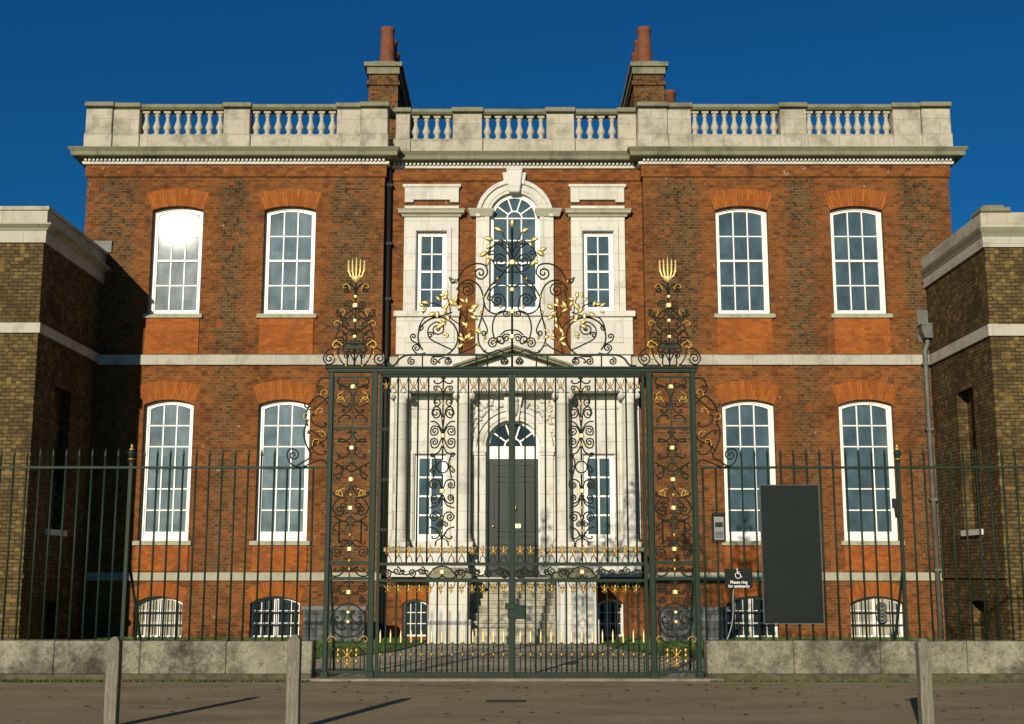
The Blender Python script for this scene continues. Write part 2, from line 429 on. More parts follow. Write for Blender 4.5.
def wall_grid(mb, x0, x1, z0, z1, Y, ops, cols, sec='s', step=.28, mi=0, depth=.30):
    xs = {x0, x1}; zs = {z0, z1}
    for a, b, c, d in ops: xs |= {a, b}; zs |= {c, d}
    def fill(st):
        st = sorted(st); out = [st[0]]
        for p, q in zip(st, st[1:]):
            if q-p < 1e-5: continue
            k = max(1, round((q-p)/step))
            out += [p+(q-p)*i/k for i in range(1, k+1)]
        return out
    xs, zs = fill(xs), fill(zs); nx, nz = len(xs), len(zs)
    o = len(mb.v)
    for z in zs:
        for x in xs: mb.v.append((x, Y, z)); cols.append(redness(x, z, sec))
    for i in range(nx-1):
        for j in range(nz-1):
            cx, cz = (xs[i]+xs[i+1])/2, (zs[j]+zs[j+1])/2
            if any(a < cx < b and c < cz < d for a, b, c, d in ops): continue
            mb.f.append((o+j*nx+i, o+j*nx+i+1, o+(j+1)*nx+i+1, o+(j+1)*nx+i)); mb.m.append(mi); mb.smooth.append(False)
    for a, b, c, d in ops:
        k = len(mb.v)
        mb.add([(a, Y, c), (b, Y, c), (b, Y, d), (a, Y, d), (a, Y+depth, c), (b, Y+depth, c), (b, Y+depth, d), (a, Y+depth, d)],
               [(0, 1, 5, 4), (1, 2, 6, 5), (2, 3, 7, 6), (3, 0, 4, 7)], mi)
        cols += [.9]*8
wb = MB(); cols = []
ZW = Z_TOP+.05
open_l = [UP[0], UP[1], LO[0], LO[1], BA[0], BA[1]]; open_r = [UP[2], UP[3], LO[2], LO[3], BA[2], BA[3]]
# centre openings
SWL = win_rect(416, 447, 232, 312, YC); SWR = win_rect(582.5, 614, 232, 312, YC)
cxv = Xu(514.5, 260, YC); VR = .62
zsp = Zv(219, YC)
VEN = (cxv-VR, cxv+VR, Zv(313, YC), Zv(218, YC)+VR)
GWL = win_rect(414, 446, 454, 541, YC-.1); GWR = win_rect(583.5, 615, 454, 541, YC-.1)
cxd = Xu(513, 500, YC-.1); DR = Xu(540.5, 500, YC-.1)-cxd
zds = Zv(447, YC-.1); zdoor = Zv(576, YC-.1)
DOOR = (cxd-DR, cxd+DR, zdoor, zds+DR)
BWL = (Xu(402, 615, YC), Xu(428, 615, YC), .05, Zv(599, YC)); BWR = (Xu(598, 615, YC), Xu(624, 615, YC), .05, Zv(599, YC))
wall_grid(wb, XL, XCL, 0, ZW, YF, open_l, cols)
wall_grid(wb, XCR, XR, 0, ZW, YF, open_r, cols)
wall_grid(wb, XCL, XCR, 0, ZW, YC, [SWL, SWR, VEN, (GWL[0]-.02, GWL[1]+.02, GWL[2], GWL[3]), (GWR[0]-.02, GWR[1]+.02, GWR[2], GWR[3]), DOOR, BWL, BWR], cols, 'c')
for a, b_, c in (((XCL, YF), (XCL, YC), .9), ((XCR, YC), (XCR, YF), .9), ((XL, 42), (XL, YF), .3), ((XR, YF), (XR, 42), .3), ((XR, 42), (XL, 42), .3)):
    wb.quad((*a, 0), (*b_, 0), (*b_, ZW), (*a, ZW)); cols += [c]*4
wall = obj('wall', wb, 'brick', house)
at = wall.data.attributes.new('red', 'FLOAT', 'POINT'); at.data.foreach_set('value', cols)
wall['label'] = 'brown and red brick walls with redder bricks round the windows'
rb = MB(); rb.box(XL+.3, XR-.3, YF+.5, 41.7, ZW, ZW+.25); roof = obj('roof', rb, 'lead', house)

def arc_outline(w, h, rise, n=10, x0=0, z0=0):
    """closed outline: bottom left, bottom right, then the curved head from right to left"""
    pts = [(x0-w/2, z0), (x0+w/2, z0)]
    if rise <= 1e-6: return pts+[(x0+w/2-w*i/n, z0+h) for i in range(n+1)]
    Rr = (w*w/4+rise*rise)/(2*rise); cz = z0+h-Rr; a = math.asin(min(1, w/2/Rr))
    if rise > w/2-1e-6: a = PI/2
    return pts+[(x0+Rr*math.sin(a-2*a*i/n), cz+Rr*math.cos(a-2*a*i/n)) for i in range(n+1)]
def head_z(x, w, h, rise):
    if rise <= 1e-6: return h
    Rr = (w*w/4+rise*rise)/(2*rise); return h-Rr+math.sqrt(max(0, Rr*Rr-x*x))
def window(parent, rect, Y, rows, ncol=3, rise=.10, sill=True, meet=None, pane='pane', stile=.085, bar=.030, bottom=.12, wallY=None, name='window', bars=False, sillmat='ledge', bigmull=False):
    a, b, c, d = rect; w, h = b-a, d-c; x = (a+b)/2
    org = (x, Y, c)
    f = MB()
    A = arc_outline(w, h, rise); B = arc_outline(w-2*stile, h-stile*.7-bottom*.55, rise*.92, z0=bottom*.55)
    f.ring(A, B, -.035, .05)
    s2 = .035
    Bi = arc_outline(w-2*stile-2*s2, h-stile*.7-bottom-.045, rise*.85, z0=bottom)
    f.ring(B, Bi, -.010, .045)
    iw = w-2*stile-2*s2; ih = h-stile*.7-.045
    for i in range(1, ncol):
        xx = -iw/2+iw*i/ncol; bw = .055 if bigmull and i == ncol//2 else bar/2
        f.box(xx-bw, xx+bw, .0, .040, bottom-.01, head_z(xx, iw, ih, rise*.85)+.01)
    hh = ih-rise*.6-bottom
    for j in range(1, rows):
        z = bottom+(ih-bottom)*j/rows
        if meet and j == meet: f.box(-iw/2-.01, iw/2+.01, -.014, .042, z-.026, z+.026)
        else: f.box(-iw/2-.01, iw/2+.01, .004, .038, z-bar/2, z+bar/2)
    wobj = obj(name, f, 'white', parent, at=org, local=True)
    p = MB(); pts = arc_outline(iw+.02, ih+.01-(bottom-.01), rise*.85, z0=bottom-.01)
    p.prism(pts, .022, .030); obj('pane', p, pane, wobj, at=org, local=True)
    if bars:
        q = MB()
        for i in range(7):
            xx = -iw/2+iw*(i+.5)/7; q.box(xx-.011, xx+.011, -.10, -.08, .0, head_z(xx, iw, ih, rise))
        for z in (h*.3, h*.6): q.box(-iw/2-.05, iw/2+.05, -.102, -.078, z-.012, z+.012)
        obj('window_bars', q, 'black', wobj, at=org, local=True)
    if sill:
        s = MB(); wy = (wallY if wallY is not None else Y-.1)-Y
        s.prism([(-w/2-.09, -.10), (w/2+.09, -.10), (w/2+.09, -.015), (w/2+.07, 0), (-w/2-.07, 0), (-w/2-.09, -.015)], wy-.08, .0)
        obj('sill', s, sillmat, wobj, at=org, local=True)
    return wobj
def brick_arch(rect, Y, rise, height, spread):
    a, b, c, d = rect; w = b-a; x = (a+b)/2
    Rr = (w*w/4+rise*rise)/(2*rise); cz = d-Rr; half = math.asin(w/2/Rr)
    m = MB(); n = 14; A = []; B = []
    W2 = w/2+spread
    for i in range(n+1):
        t = -1+2*i/n
        # intrados follows the window head; extrados a flatter curve, skewbacks slope outwards
        B.append((t*w/2*1.0, math.sqrt(Rr*Rr-(t*w/2)**2)))
        A.append((t*W2, Rr+height-(t*t)*rise*1.15))
    m.ring(A, B, -.006, .10, closed=False)
    return obj('brick_arch', m, 'arch', house, at=(x, Y, cz), local=True)
for L, rise, ht, vt, nm in ((UP, .10, .44, 188, 'u'), (LO, .12, .46, 380, 'l'), (BA, .16, .33, 582, 'b')):
    for i, r in enumerate(L):
        brick_arch(r, YF, rise, ht, .15 if nm != 'b' else .12)
        if nm == 'u': wo = window(house, r, YF+.19, 4, 3, rise, meet=2, bottom=.13, wallY=YF, pane=('paneglare', 'paneskysheen', 'pane', 'pane')[i])
        elif nm == 'l': wo = window(house, r, YF+.19, 6, 3, rise, meet=3, bottom=.22, wallY=YF, pane='paneskysheen' if i < 2 else 'pane')
        else: wo = window(house, r, YF+.22, 3, 6, rise, sill=False, pane='panepale' if i in (0, 3) else 'panedark', stile=.018, bar=.016, bottom=.04, bigmull=True, bars=True)
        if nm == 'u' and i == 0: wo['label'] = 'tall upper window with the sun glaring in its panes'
        if nm != 'b':   # rubbed red brick apron below the sill
            ap = MB(); a, b, c, d = r; zb = Zv(354.5, YF) if nm == 'u' else Zv(571.5, YF)
            ap.box(a-.02, b+.02, YF-.035, YF+.05, zb+.005, c-.105); obj('brick_apron', ap, 'rubbed', house)
# round extractor grilles in the basement window at the right
vx, vz = P(882, 607, YF+.05)
v_ = MB()
for zz, rr in ((vz, .12), (Zv(617.5, YF), .12)):
    n = 20
    for r0, r1, y in ((rr, rr*.72, 0), (rr*.55, rr*.3, .01)):
        v_.ring([(vx+math.cos(2*PI*i/n)*r0, zz+math.sin(2*PI*i/n)*r0) for i in range(n)], [(vx+math.cos(2*PI*i/n)*r1, zz+math.sin(2*PI*i/n)*r1) for i in range(n)], YF+.06+y, YF+.12)
obj('vent_grille', v_, 'lead', house)

# --- horizontal courses round the plan
plan = [(XL, 41.9), (XL, YF), (XCL, YF), (XCL, YC), (XCR, YC), (XCR, YF), (XR, YF), (XR, 41.9)]
plan_l = [(XL, 41.9), (XL, YF), (XCL, YF)]
z0, z1 = Zv(365, YF), Zv(355, YF)
sc = MB(); sc.sweep([(XL, 41.9), (XL, YF), (XCL, YF), (XCL, YC)], [(-.05, z0), (.06, z0), (.06, z1-.02), (.045, z1), (-.05, z1)])
sc.sweep([(XCR, YC), (XCR, YF), (XR, YF), (XR, 41.9)], [(-.05, z0), (.06, z0), (.06, z1-.02), (.045, z1), (-.05, z1)])
sc.box(XCL+.05, Xu(398, 360, YC), YC-.06, YC+.05, z0, z1); sc.box(Xu(632, 360, YC), XCR-.05, YC-.06, YC+.05, z0, z1)
obj('string_course', sc, 'course', house)
z0, z1 = Zv(580.5, YF), Zv(572.5, YF)
sc = MB(); sc.sweep([(XL, 41.9), (XL, YF), (XCL, YF), (XCL, YC)], [(-.05, z0), (.07, z0), (.07, z1-.04), (.04, z1), (-.05, z1)])
sc.sweep([(XCR, YC), (XCR, YF), (XR, YF), (XR, 41.9)], [(-.05, z0), (.07, z0), (.07, z1-.04), (.04, z1), (-.05, z1)])
obj('plinth_course', sc, 'ledge', house)
# brick frieze below the cornice, standing a little proud
zfb = Zv(177, YF)
fr = MB(); fr.sweep(plan, [(-.02, zfb), (.045, zfb), (.045, ZW-.03), (-.02, ZW-.03)]); obj('brick_frieze', fr, 'brickred', house)
# cornice
zc = Z_TOP
prof = [(-.06, zc+.0), (.06, zc+.0), (.06, zc+.02), (.06, zc+.075), (.07, zc+.085), (.31, zc+.09), (.33, zc+.11), (.33, zc+.19), (.36, zc+.23), (.39, zc+.27), (.39, zc+.295), (-.06, zc+.34)]
co = MB(); co.sweep(plan, prof); obj('cornice', co, 'coping', house)
bed = MB(); bed.sweep(plan, [(-.05, zc-.06), (.10, zc-.06), (.115, zc-.02), (.115, zc+.005), (-.05, zc+.005)]); obj('bed_moulding', bed, 'stone', house)
def dentils(xa, xb, Y):
    de = MB(); n = int((xb-xa)/.098)
    for i in range(n+1):
        x = xa+(xb-xa)*i/n; de.box(x-.026, x+.026, Y-.17, Y-.07, zc+.006, zc+.078)
    de.box(xa-.03, xb+.03, Y-.065, Y-.02, zc+.006, zc+.08)
    obj('dentil_course', de, 'stone', house)
dentils(XL-.02, XCL-.02, YF); dentils(XCR+.02, XR+.02, YF); dentils(XCL+.22, XCR-.22, YC)

# --- parapet: plinth, pedestals, balusters, coping
zp0 = zc+.33
YP, YPC = YF-.02, YC-.02
zpl = Zv(134.5, YP); zbt = Zv(110, YP); zcp = Zv(103, YP)
pl = MB(); pl.sweep([(p[0], p[1]-.0) for p in plan], [(-.34, zp0-.05), (.02, zp0-.05), (.02, zpl), (-.34, zpl)])
obj('parapet_plinth', pl, 'parapet', house)
cp = MB(); cp.sweep(plan, [(-.33, zbt+.02), (.0, zbt+.02), (.05, zbt+.065), (.05, zcp-.045), (.03, zcp-.03), (-.33, zcp-.03)]); obj('parapet_coping', cp, 'coping', house)
bal = MB()
H = zbt-zpl
bp = [(.095, 0), (.095, .07), (.055, .085), (.05, .10), (.07, .13), (.055, .17), (.048, .19), (.075, .26), (.098, .34), (.094, .40), (.07, .50), (.05, .62), (.042, .72), (.045, .80), (.065, .83), (.06, .87), (.045, .885), (.07, .91), (.075, .925)]
bal.lathe(0, 0, [(r*1.05, z*H) for r, z in bp], 12); bal.box(-.085, .085, -.085, .085, 0, .07*H); bal.box(-.085, .085, -.085, .085, .925*H, H)
first_bal = [None]
def balusters(u0, u1, n, Y):
    x0, x1 = Xu(u0, 122, Y), Xu(u1, 122, Y)
    for i in range(n):
        x = x0+(x1-x0)*(i+.5)/n
        if first_bal[0] is None: first_bal[0] = obj('baluster', bal, 'parapet', house, at=(x, Y+.17, zpl), local=True)
        else: inst(first_bal[0], house, (x, Y+.17, zpl))
def pedestal(u0, u1, Y, proud=.03, deep=.36):
    x0, x1 = Xu(u0, 122, Y), Xu(u1, 122, Y); m = MB()
    m.box(x0, x1, Y-proud, Y+deep, zpl-.002, zbt+.002)
    m.box(x0-.02, x1+.02, Y-proud-.02, Y+deep, zp0-.03, zpl)
    obj('pedestal', m, 'parapet', house, bev=.012)
    c = MB(); c.box(x0-.035, x1+.035, Y-.05-proud, Y+deep+.02, zbt+.055, zcp-.012); obj('pedestal_cap', c, 'coping', house, bev=.015)
for u0, u1, n in ((139.5, 224, 8), (250, 337, 8), (691, 780, 9), (806, 893, 9)): balusters(u0, u1, n, YP)
for u0, u1, n in ((410, 453, 4), (482, 546.5, 6), (574, 618, 4)): balusters(u0, u1, n, YPC)
for u0, u1, pr in ((87, 113, .09), (113.5, 139.5, .03), (224, 250, .05), (337, 361, .03), (361.5, 388, .09), (638, 667, .09), (667.5, 691, .03), (780, 806, .05), (893, 920.5, .03), (921, 949.5, .09)): pedestal(u0, u1, YP, pr)
for u0, u1, pr in ((396, 410, .03), (453, 482, .05), (546.5, 574, .05), (618, 636, .03)): pedestal(u0, u1, YPC, pr)

# --- chimneys
def chimney(u0, u1, cap0, cap1, pu, Yf, sx):
    vt = 64; zt = Zv(vt, Yf); x0, x1 = Xu(u0, 85, Yf), Xu(u1, 85, Yf)
    m = MB(); m.box(x0, x1, Yf, Yf+4.6, ZW-.2, zt-.1)
    m.box(x0-.05, x1+.05, Yf-.05, Yf+4.65, zt-.62, zt-.50)
    ch = obj('chimney', m, 'brick', house)
    c = MB(); cx0, cx1 = Xu(cap0, 66, Yf), Xu(cap1, 66, Yf)
    c.box(x0-.04, x1+.04, Yf-.06, Yf+4.66, zt-.30, zt-.10); c.box(cx0, cx1, Yf-.12, Yf+4.72, zt-.10, zt+.02)
    c.box((x0+x1)/2-.3, (x0+x1)/2+.3, Yf+.1, Yf+4.4, zt+.02, zt+.13)
    obj('chimney_cap', c, 'coping', ch)
    px = Xu(pu, 50, Yf); zt2 = Zv(29, Yf+.4); hp = zt2-zt-.1
    p = MB(); p.lathe(0, 0, [(.215, 0), (.21, hp*.1), (.185, hp*.8), (.175, hp*.9), (.20, hp*.92), (.20, hp), (.15, hp), (.14, hp*.8)], 18)
    f = None
    for k in range(5):
        loc = (px, Yf+.4+k*.85, zt+.1)
        if f is None: f = obj('chimney_pot', p, 'terracotta', ch, at=loc, local=True)
        else: inst(f, ch, loc)
    return ch
chimney(368.6, 398, 364.5, 402.5, 386, 32.2, -1)
chimney(633.5, 664, 630, 667.5, 646, 32.2, 1)
sp_ = MB(); xx, zz = P(670, 99, 34.5); sp_.lathe(xx, 34.5, [(.17, 0), (.16, 1.2), (.19, 1.22), (.19, 1.3), (.12, 1.3)], 16, z0=Zv(92, 34.5)-1.3); sp_.lathe(xx, 34.5, [(.3, 0), (.3, 1)], 4, 0, ZW)
obj('small_chimney_pot', sp_, 'terracotta', house)

# --- drainpipes
dp = MB(); xd = XCL+.10
dp.tube([(xd, YC-.12, Zv(168, YC)), (xd, YC-.12, 0.02)], .052, 10)
for v in (187, 245, 300, 365, 430, 480, 530, 585): z = Zv(v, YC); dp.box(xd-.085, xd+.085, YC-.17, YC, z-.035, z+.035)
obj('drainpipe', dp, 'black', house)

# --- venetian window with stone surround
st = MB(); YS = YC
def stone_frame(rect, grow, Y0, Y1, m, top=None, bot=None):
    a, b, c, d = rect; g1 = grow
    m.box(a-g1, a, Y0, Y1, c, d+g1); m.box(b, b+g1, Y0, Y1, c, d+g1); m.box(a, b, Y0, Y1, d, d+g1)
zimp = Zv(218, YC); zimpt = Zv(211, YC)
ap0 = Zv(355, YC)
for rect, ul, ur in ((SWL, 404, 458.5), (SWR, 571, 625)):
    m = MB(); a, b, c, d = rect; xl, xr = Xu(ul, 260, YC), Xu(ur, 260, YC)
    m.box(xl, a, YC-.09, YC+.05, c, zimp+.0); m.box(b, xr, YC-.09, YC+.05, c, zimp); m.box(a, b, YC-.09, YC+.05, d, zimp)
    e = .11      # architrave step
    m.box(a-e, a-.001, YC-.13, YC-.09, c, d+e); m.box(b+.001, b+e, YC-.13, YC-.09, c, d+e); m.box(a-.001, b+.001, YC-.13, YC-.09, d, d+e)
    m.box(a-.055, a+.012, YC-.10, YC+.10, c, d); m.box(b-.012, b+.055, YC-.10, YC+.10, c, d)
    obj('window_surround', m, 'stone', house, bev=.008)
    k = MB(); k.sweep([(xl-.02, YC+.04), (xl-.02, YC-.10), (xr+.02, YC-.10), (xr+.02, YC+.04)], [(-.1, zimp), (.03, zimp), (.05, zimp+.05), (.12, zimp+.08), (.12, zimp+.13), (.15, zimpt), (-.1, zimpt)])
    obj('window_cornice', k, 'ledge', house)
    k = MB(); k.box(xl, xr, YC-.07, YC+.02, zimpt, Zv(206.5, YC)); obj('window_frieze', k, 'stone', house)
    # tablet above
    t = MB(); z0, z1 = Zv(203, YC), Zv(186, YC); zi = Zv(200.5, YC)
    t.prism([(xl, z0), (xl+.22, z0), (xl+.22, zi), (xr-.22, zi), (xr-.22, z0), (xr, z0), (xr, z1-.10), (xr+.03, z1-.04), (xr+.03, z1), (xl-.03, z1), (xl-.03, z1-.04), (xl, z1-.10)], YC-.08, YC+.02)
    t.box(xl-.05, xr+.05, YC-.11, YC+.02, z1-.05, z1+.02)
    obj('stone_tablet', t, 'stone', house, bev=.008)
    # apron and ledge
    t = MB(); zs = Zv(316, YC)
    t.box(xl-.16, xr+.02 if ul < 500 else xr+.16, YC-.10, YC+.02, ap0, zs-.04) if ul < 500 else t.box(xl-.02, xr+.16, YC-.10, YC+.02, ap0, zs-.04)
    t.box(xl+.08, xr-.08, YC-.125, YC-.10, ap0+.28, zs-.16)
    obj('stone_apron', t, 'stone', house, bev=.01)
    t = MB(); t.box(xl-.22 if ul < 500 else xl-.04, xr+.04 if ul < 500 else xr+.22, YC-.17, YC+.02, zs-.04, c); obj('sill_ledge', t, 'stone', house, bev=.01)
    window(house, (a, b, c, d), YC+.06, 4, 2, 0, sill=False, meet=2, stile=.085, bottom=.13)
# centre light
m = MB()
xl, xr = Xu(476, 260, YC), Xu(553.5, 260, YC)
m.box(xl, VEN[0], YC-.10, YC+.08, VEN[2], zimp); m.box(VEN[1], xr, YC-.10, YC+.08, VEN[2], zimp)
m.box(VEN[0]-.1, VEN[0]-.001, YC-.13, YC-.10, VEN[2], zimp); m.box(VEN[1]+.001, VEN[1]+.1, YC-.13, YC-.10, VEN[2], zimp)
n = 24; Ro = (xr-xl)/2+.0
for r0, r1, ya in ((Ro, VR, YC-.10), (Ro, Ro-.10, YC-.16), (Ro-.20, Ro-.26, YC-.12)):
    m.ring([(cxv+math.cos(PI*i/n)*r0, zimp+math.sin(PI*i/n)*r0*1.0) for i in range(n+1)], [(cxv+math.cos(PI*i/n)*r1, zimp+math.sin(PI*i/n)*r1) for i in range(n+1)], ya, YC+.08, closed=False)
m.box(xl, xl+.0001, YC, YC+.01, zimp, zimp+.001)
m.box(xl+.02, VEN[0], YC-.09, YC+.08, zimp-.001, zimpt+.001); m.box(VEN[1], xr-.02, YC-.09, YC+.08, zimp-.001, zimpt+.001)
obj('arched_surround', m, 'stone', house)
ks = MB(); zk0, zk1 = zimp+VR-.02, Zv(167, YC-.2)
ks.prism([(cxv-.13, zk0), (cxv+.13, zk0), (cxv+.20, zk1-.06), (cxv+.22, zk1), (cxv-.22, zk1), (cxv-.20, zk1-.06)], YC-.24, YC)
ks.prism([(cxv-.25, zk0+.22), (cxv+.25, zk0+.22), (cxv+.30, zk1-.12), (cxv-.30, zk1-.12)], YC-.17, YC)
obj('keystone', ks, 'stone', house, bev=.02)
for xa, xb in ((Xu(471.5, 215, YC), VEN[0]+.04), (VEN[1]-.04, Xu(558.5, 215, YC))):
    k = MB(); k.sweep([(xa, YC+.03), (xa, YC-.12), (xb, YC-.12), (xb, YC+.03)], [(-.05, zimp+.01), (.02, zimp+.01), (.05, zimp+.10), (.08, zimpt-.01), (.08, zimpt+.02), (-.05, zimpt+.02)]); obj('impost', k, 'ledge', house)
t = MB(); t.box(xl, xr, YC-.10, YC+.02, ap0, VEN[2]-.10); t.box(xl+.2, xr-.2, YC-.125, YC-.10, ap0+.28, VEN[2]-.22); obj('stone_apron', t, 'stone', house, bev=.01)
t = MB(); t.box(xl-.05, xr+.05, YC-.17, YC+.05, VEN[2]-.10, VEN[2]); obj('sill_ledge', t, 'stone', house, bev=.01)
# brick jambs between the lights get a stone base moulding at the bottom only (photo: red brick strips)
def round_window(cx, zb, zs, r, Y, parent, name, rows, st=.075, bar=.032, fan=True, pane='pane', cols_=3):
    f = MB(); n = 24
    def outl(rr, zbot): return [(cx-rr, zbot), (cx+rr, zbot)]+[(cx+math.cos(PI*i/n)*rr, zs+math.sin(PI*i/n)*rr) for i in range(n+1)]
    f.ring(outl(r, zb), outl(r-st, zb+.13), Y-.03, Y+.05)
    f.ring(outl(r-st, zb+.13), outl(r-st-.03, zb+.16), Y-.01, Y+.045)
    ri = r-st-.03
    hub = ri*.36
    for i in range(1, cols_):
        x = cx-ri+2*ri*i/cols_; f.box(x-bar/2, x+bar/2, Y, Y+.04, zb+.14, zs+.01 if rows else zs)
    for j in range(1, rows+1):
        z = zb+.14+(zs-zb-.14)*j/rows; t_ = .05 if j in (2,) and rows >= 4 else bar
        f.box(cx-ri-.01, cx+ri+.01, Y-.003*j, Y+.04, z-t_/2, z+t_/2)
    f.ring([(cx+math.cos(PI*i/n)*(hub+bar/2), zs+math.sin(PI*i/n)*(hub+bar/2)) for i in range(n+1)], [(cx+math.cos(PI*i/n)*(hub-bar/2), zs+math.sin(PI*i/n)*(hub-bar/2)) for i in range(n+1)], Y+.001, Y+.039, closed=False)
    for k in (36, 72, 108, 144):
        a = R(k); d = Vector((math.cos(a), math.sin(a))); nn = Vector((-d.y, d.x))*bar/2
        q = [d*hub-nn, d*(ri+.01)-nn, d*(ri+.01)+nn, d*hub+nn]
        f.prism([(cx+p.x, zs+p.y) for p in q], Y+.002, Y+.038)
    w = obj(name, f, 'white', parent)
    p = MB(); p.prism(outl(ri+.01, zb+.13), Y+.022, Y+.03); obj('pane', p, pane, w)
    return w
vw = round_window(cxv, VEN[2], zimp, VR, YC+.05, house, 'arched_window', 4)

# --- doorcase
dc = bpy.data.objects.new('doorcase', None); link(dc, house); dc.location = Vector((cxd, YC, 0))-Vector(WO['mansion']); WO['doorcase'] = (cxd, YC, 0)
YB = YC-.10      # stone backing face
xl, xr = Xu(388.5, 470, YB), Xu(640, 470, YB)
zb, zt = Zv(549, YB), Zv(366, YB)
b = MB(); dummy = []
wall_grid(b, xl, xr, zb, zt, YB, [GWL, GWR, DOOR], dummy, 'c', step=3, depth=.2)
b.v, b.f = b.v, b.f
b.quad((xl, YC, zb), (xl, YB, zb), (xl, YB, zt), (xl, YC, zt)); b.quad((xr, YB, zb), (xr, YC, zb), (xr, YC, zt), (xr, YB, zt))
# raised frames of the panels above the side windows
for rect in (GWL, GWR):
    a, bb, c, d = rect
    b.box(a-.10, bb+.10, YB-.05, YB, d+.005, d+.075)
    b.box(a-.12, bb+.12, YB-.035, YB, Zv(409, YB), Zv(407, YB)); b.box(a-.16, bb+.16, YB-.07, YB, Zv(399, YB), Zv(396.5, YB))
    for xx in (a-.10, bb+.03): b.box(xx, xx+.07, YB-.04, YB, c, d+.004)
obj('backing', b, 'stone', dc)
YCOL = YC-.42
def column(uc):
    x = Xu(uc, 470, YCOL); m = MB(); z0, z1 = Zv(547, YCOL), Zv(391, YCOL); zs0, zs1 = Zv(535, YCOL), Zv(404, YCOL)
    r = .165; h = z1-z0
    m.lathe(x, YCOL, [(r*1.28, zs0-.16), (r*1.3, zs0-.13), (r*1.22, zs0-.09), (r*1.05, zs0-.07), (r*1.16, zs0-.04), (r*1.1, zs0), (r, zs0+.03), (r, zs0+h*.3), (r*.88, zs1), (r*.97, zs1+.015), (r*.97, zs1+.04), (r*.88, zs1+.05), (r*1.0, zs1+.14), (r*1.2, z1-.03)], 20)
    m.box(x-r*1.38, x+r*1.38, YCOL-r*1.38, YCOL+r*1.38, z0, zs0-.158)
    m.box(x-r*1.3, x+r*1.3, YCOL-r*1.3, YCOL+r*1.3, z1-.055, z1)
    for sx in (-1, 1):      # volutes
        for ya in (-1,):
            cx, cz = x+sx*r*1.12, z1-.13
            m.tube([(cx, YCOL-r*1.25, cz), (cx, YCOL+r*1.1, cz)], .072, 12)
            m.tube([(cx, YCOL-r*1.32, cz), (cx, YCOL-r*1.2, cz)], .03, 8)
    o = obj('column', m, 'stone', dc)
    # matching pilaster behind
    p = MB(); p.box(x-r*.95, x+r*.95, YB-.08, YB, z0, z1-.1); p.box(x-r*1.15, x+r*1.15, YB-.11, YB, z1-.1, z1); obj('pilaster', p, 'stone', dc)
for uc in (399.5, 463.7, 563, 629.5): column(uc)
# entablature
YE = YCOL-.20
ze0, ze1, ze2 = Zv(391, YE), Zv(385, YE), Zv(377, YE)
xa, xb = Xu(389.5, 385, YE), Xu(640, 385, YE)
e = MB(); e.box(xa, xb, YE, YB+.01, ze0, ze1); e.box(xa+.03, xb-.03, YE+.03, YB+.01, ze1, ze2); obj('entablature', e, 'stone', dc, bev=.008)
e = MB(); zq = ze2
e.sweep([(xa+.03, YB+.02), (xa+.03, YE+.03), (xb-.03, YE+.03), (xb-.03, YB+.02)], [(-.02, zq), (.05, zq), (.07, zq+.05), (.22, zq+.07), (.22, zq+.14), (.27, zq+.20), (-.02, zq+.22)]); obj('doorcase_cornice', e, 'stone', dc)
e = MB(); e.box(xa+.15, xb-.15, YC-.04, YC+.01, zt-.3, ap0-.003); obj('blocking_course', e, 'stone', dc)
# pediment
pz0 = Zv(367.5, YE-.2); px0, px1 = Xu(453, 364, YE-.2), Xu(573.5, 364, YE-.2); pxm = (px0+px1)/2; pz1 = Zv(345.5, YE-.2)
pe = MB(); pe.prism([(px0+.12, pz0), (px1-.12, pz0), (pxm, pz1-.14)], YE+.0, YC)
pe = MB(); pe.prism([(px0+.02, pz0-.12), (px1-.02, pz0-.12), (pxm, pz1-.06)], YE+.0, YC-.002)
obj('tympanum', pe, 'stone', dc)
pe = MB()
for s in (-1, 1):
    xe = px0 if s < 0 else px1
    for th, yy, o_ in ((.055, YE-.34, 0), (.055, YE-.28, -.055), (.05, YE-.06, -.11)):
        top = [(xe, pz0+.05+o_), (pxm, pz1+o_)]
        pts = [(xe, pz0+.05+o_-th), (pxm, pz1+o_-th), (pxm, pz1+o_), (xe, pz0+.05+o_)]
        if s > 0: pts = pts[::-1]
        pe.prism(pts, yy, YE+.012-.001*s if yy < YE-.1 else YC-.003-.001*s)
obj('pediment', pe, 'coping', dc)
# archivolt and jambs
ar = MB(); n = 28
for r0, r1, y in ((DR+.30, DR+.0, YB-.06), (DR+.30, DR+.22, YB-.12), (DR+.13, DR+.07, YB-.09)):
    ar.ring([(cxd+math.cos(PI*i/n)*r0, zds+math.sin(PI*i/n)*r0) for i in range(n+1)], [(cxd+math.cos(PI*i/n)*r1, zds+math.sin(PI*i/n)*r1) for i in range(n+1)], y, YB+.22, closed=False)
for s in (-1, 1):
    a_, b_ = sorted((cxd+s*DR, cxd+s*(DR+.30))); ar.box(a_, b_, YB-.06, YB+.01, zdoor, zds-.10)
    a_, b_ = sorted((cxd+s*(DR-.015), cxd+s*(DR+.34))); ar.box(a_, b_, YB-.13, YB+.02, zds-.13, zds+.0); ar.box(a_+.02, b_-.02, YB-.10, YB+.02, zds-.20, zds-.13)
obj('door_arch', ar, 'stone', dc)
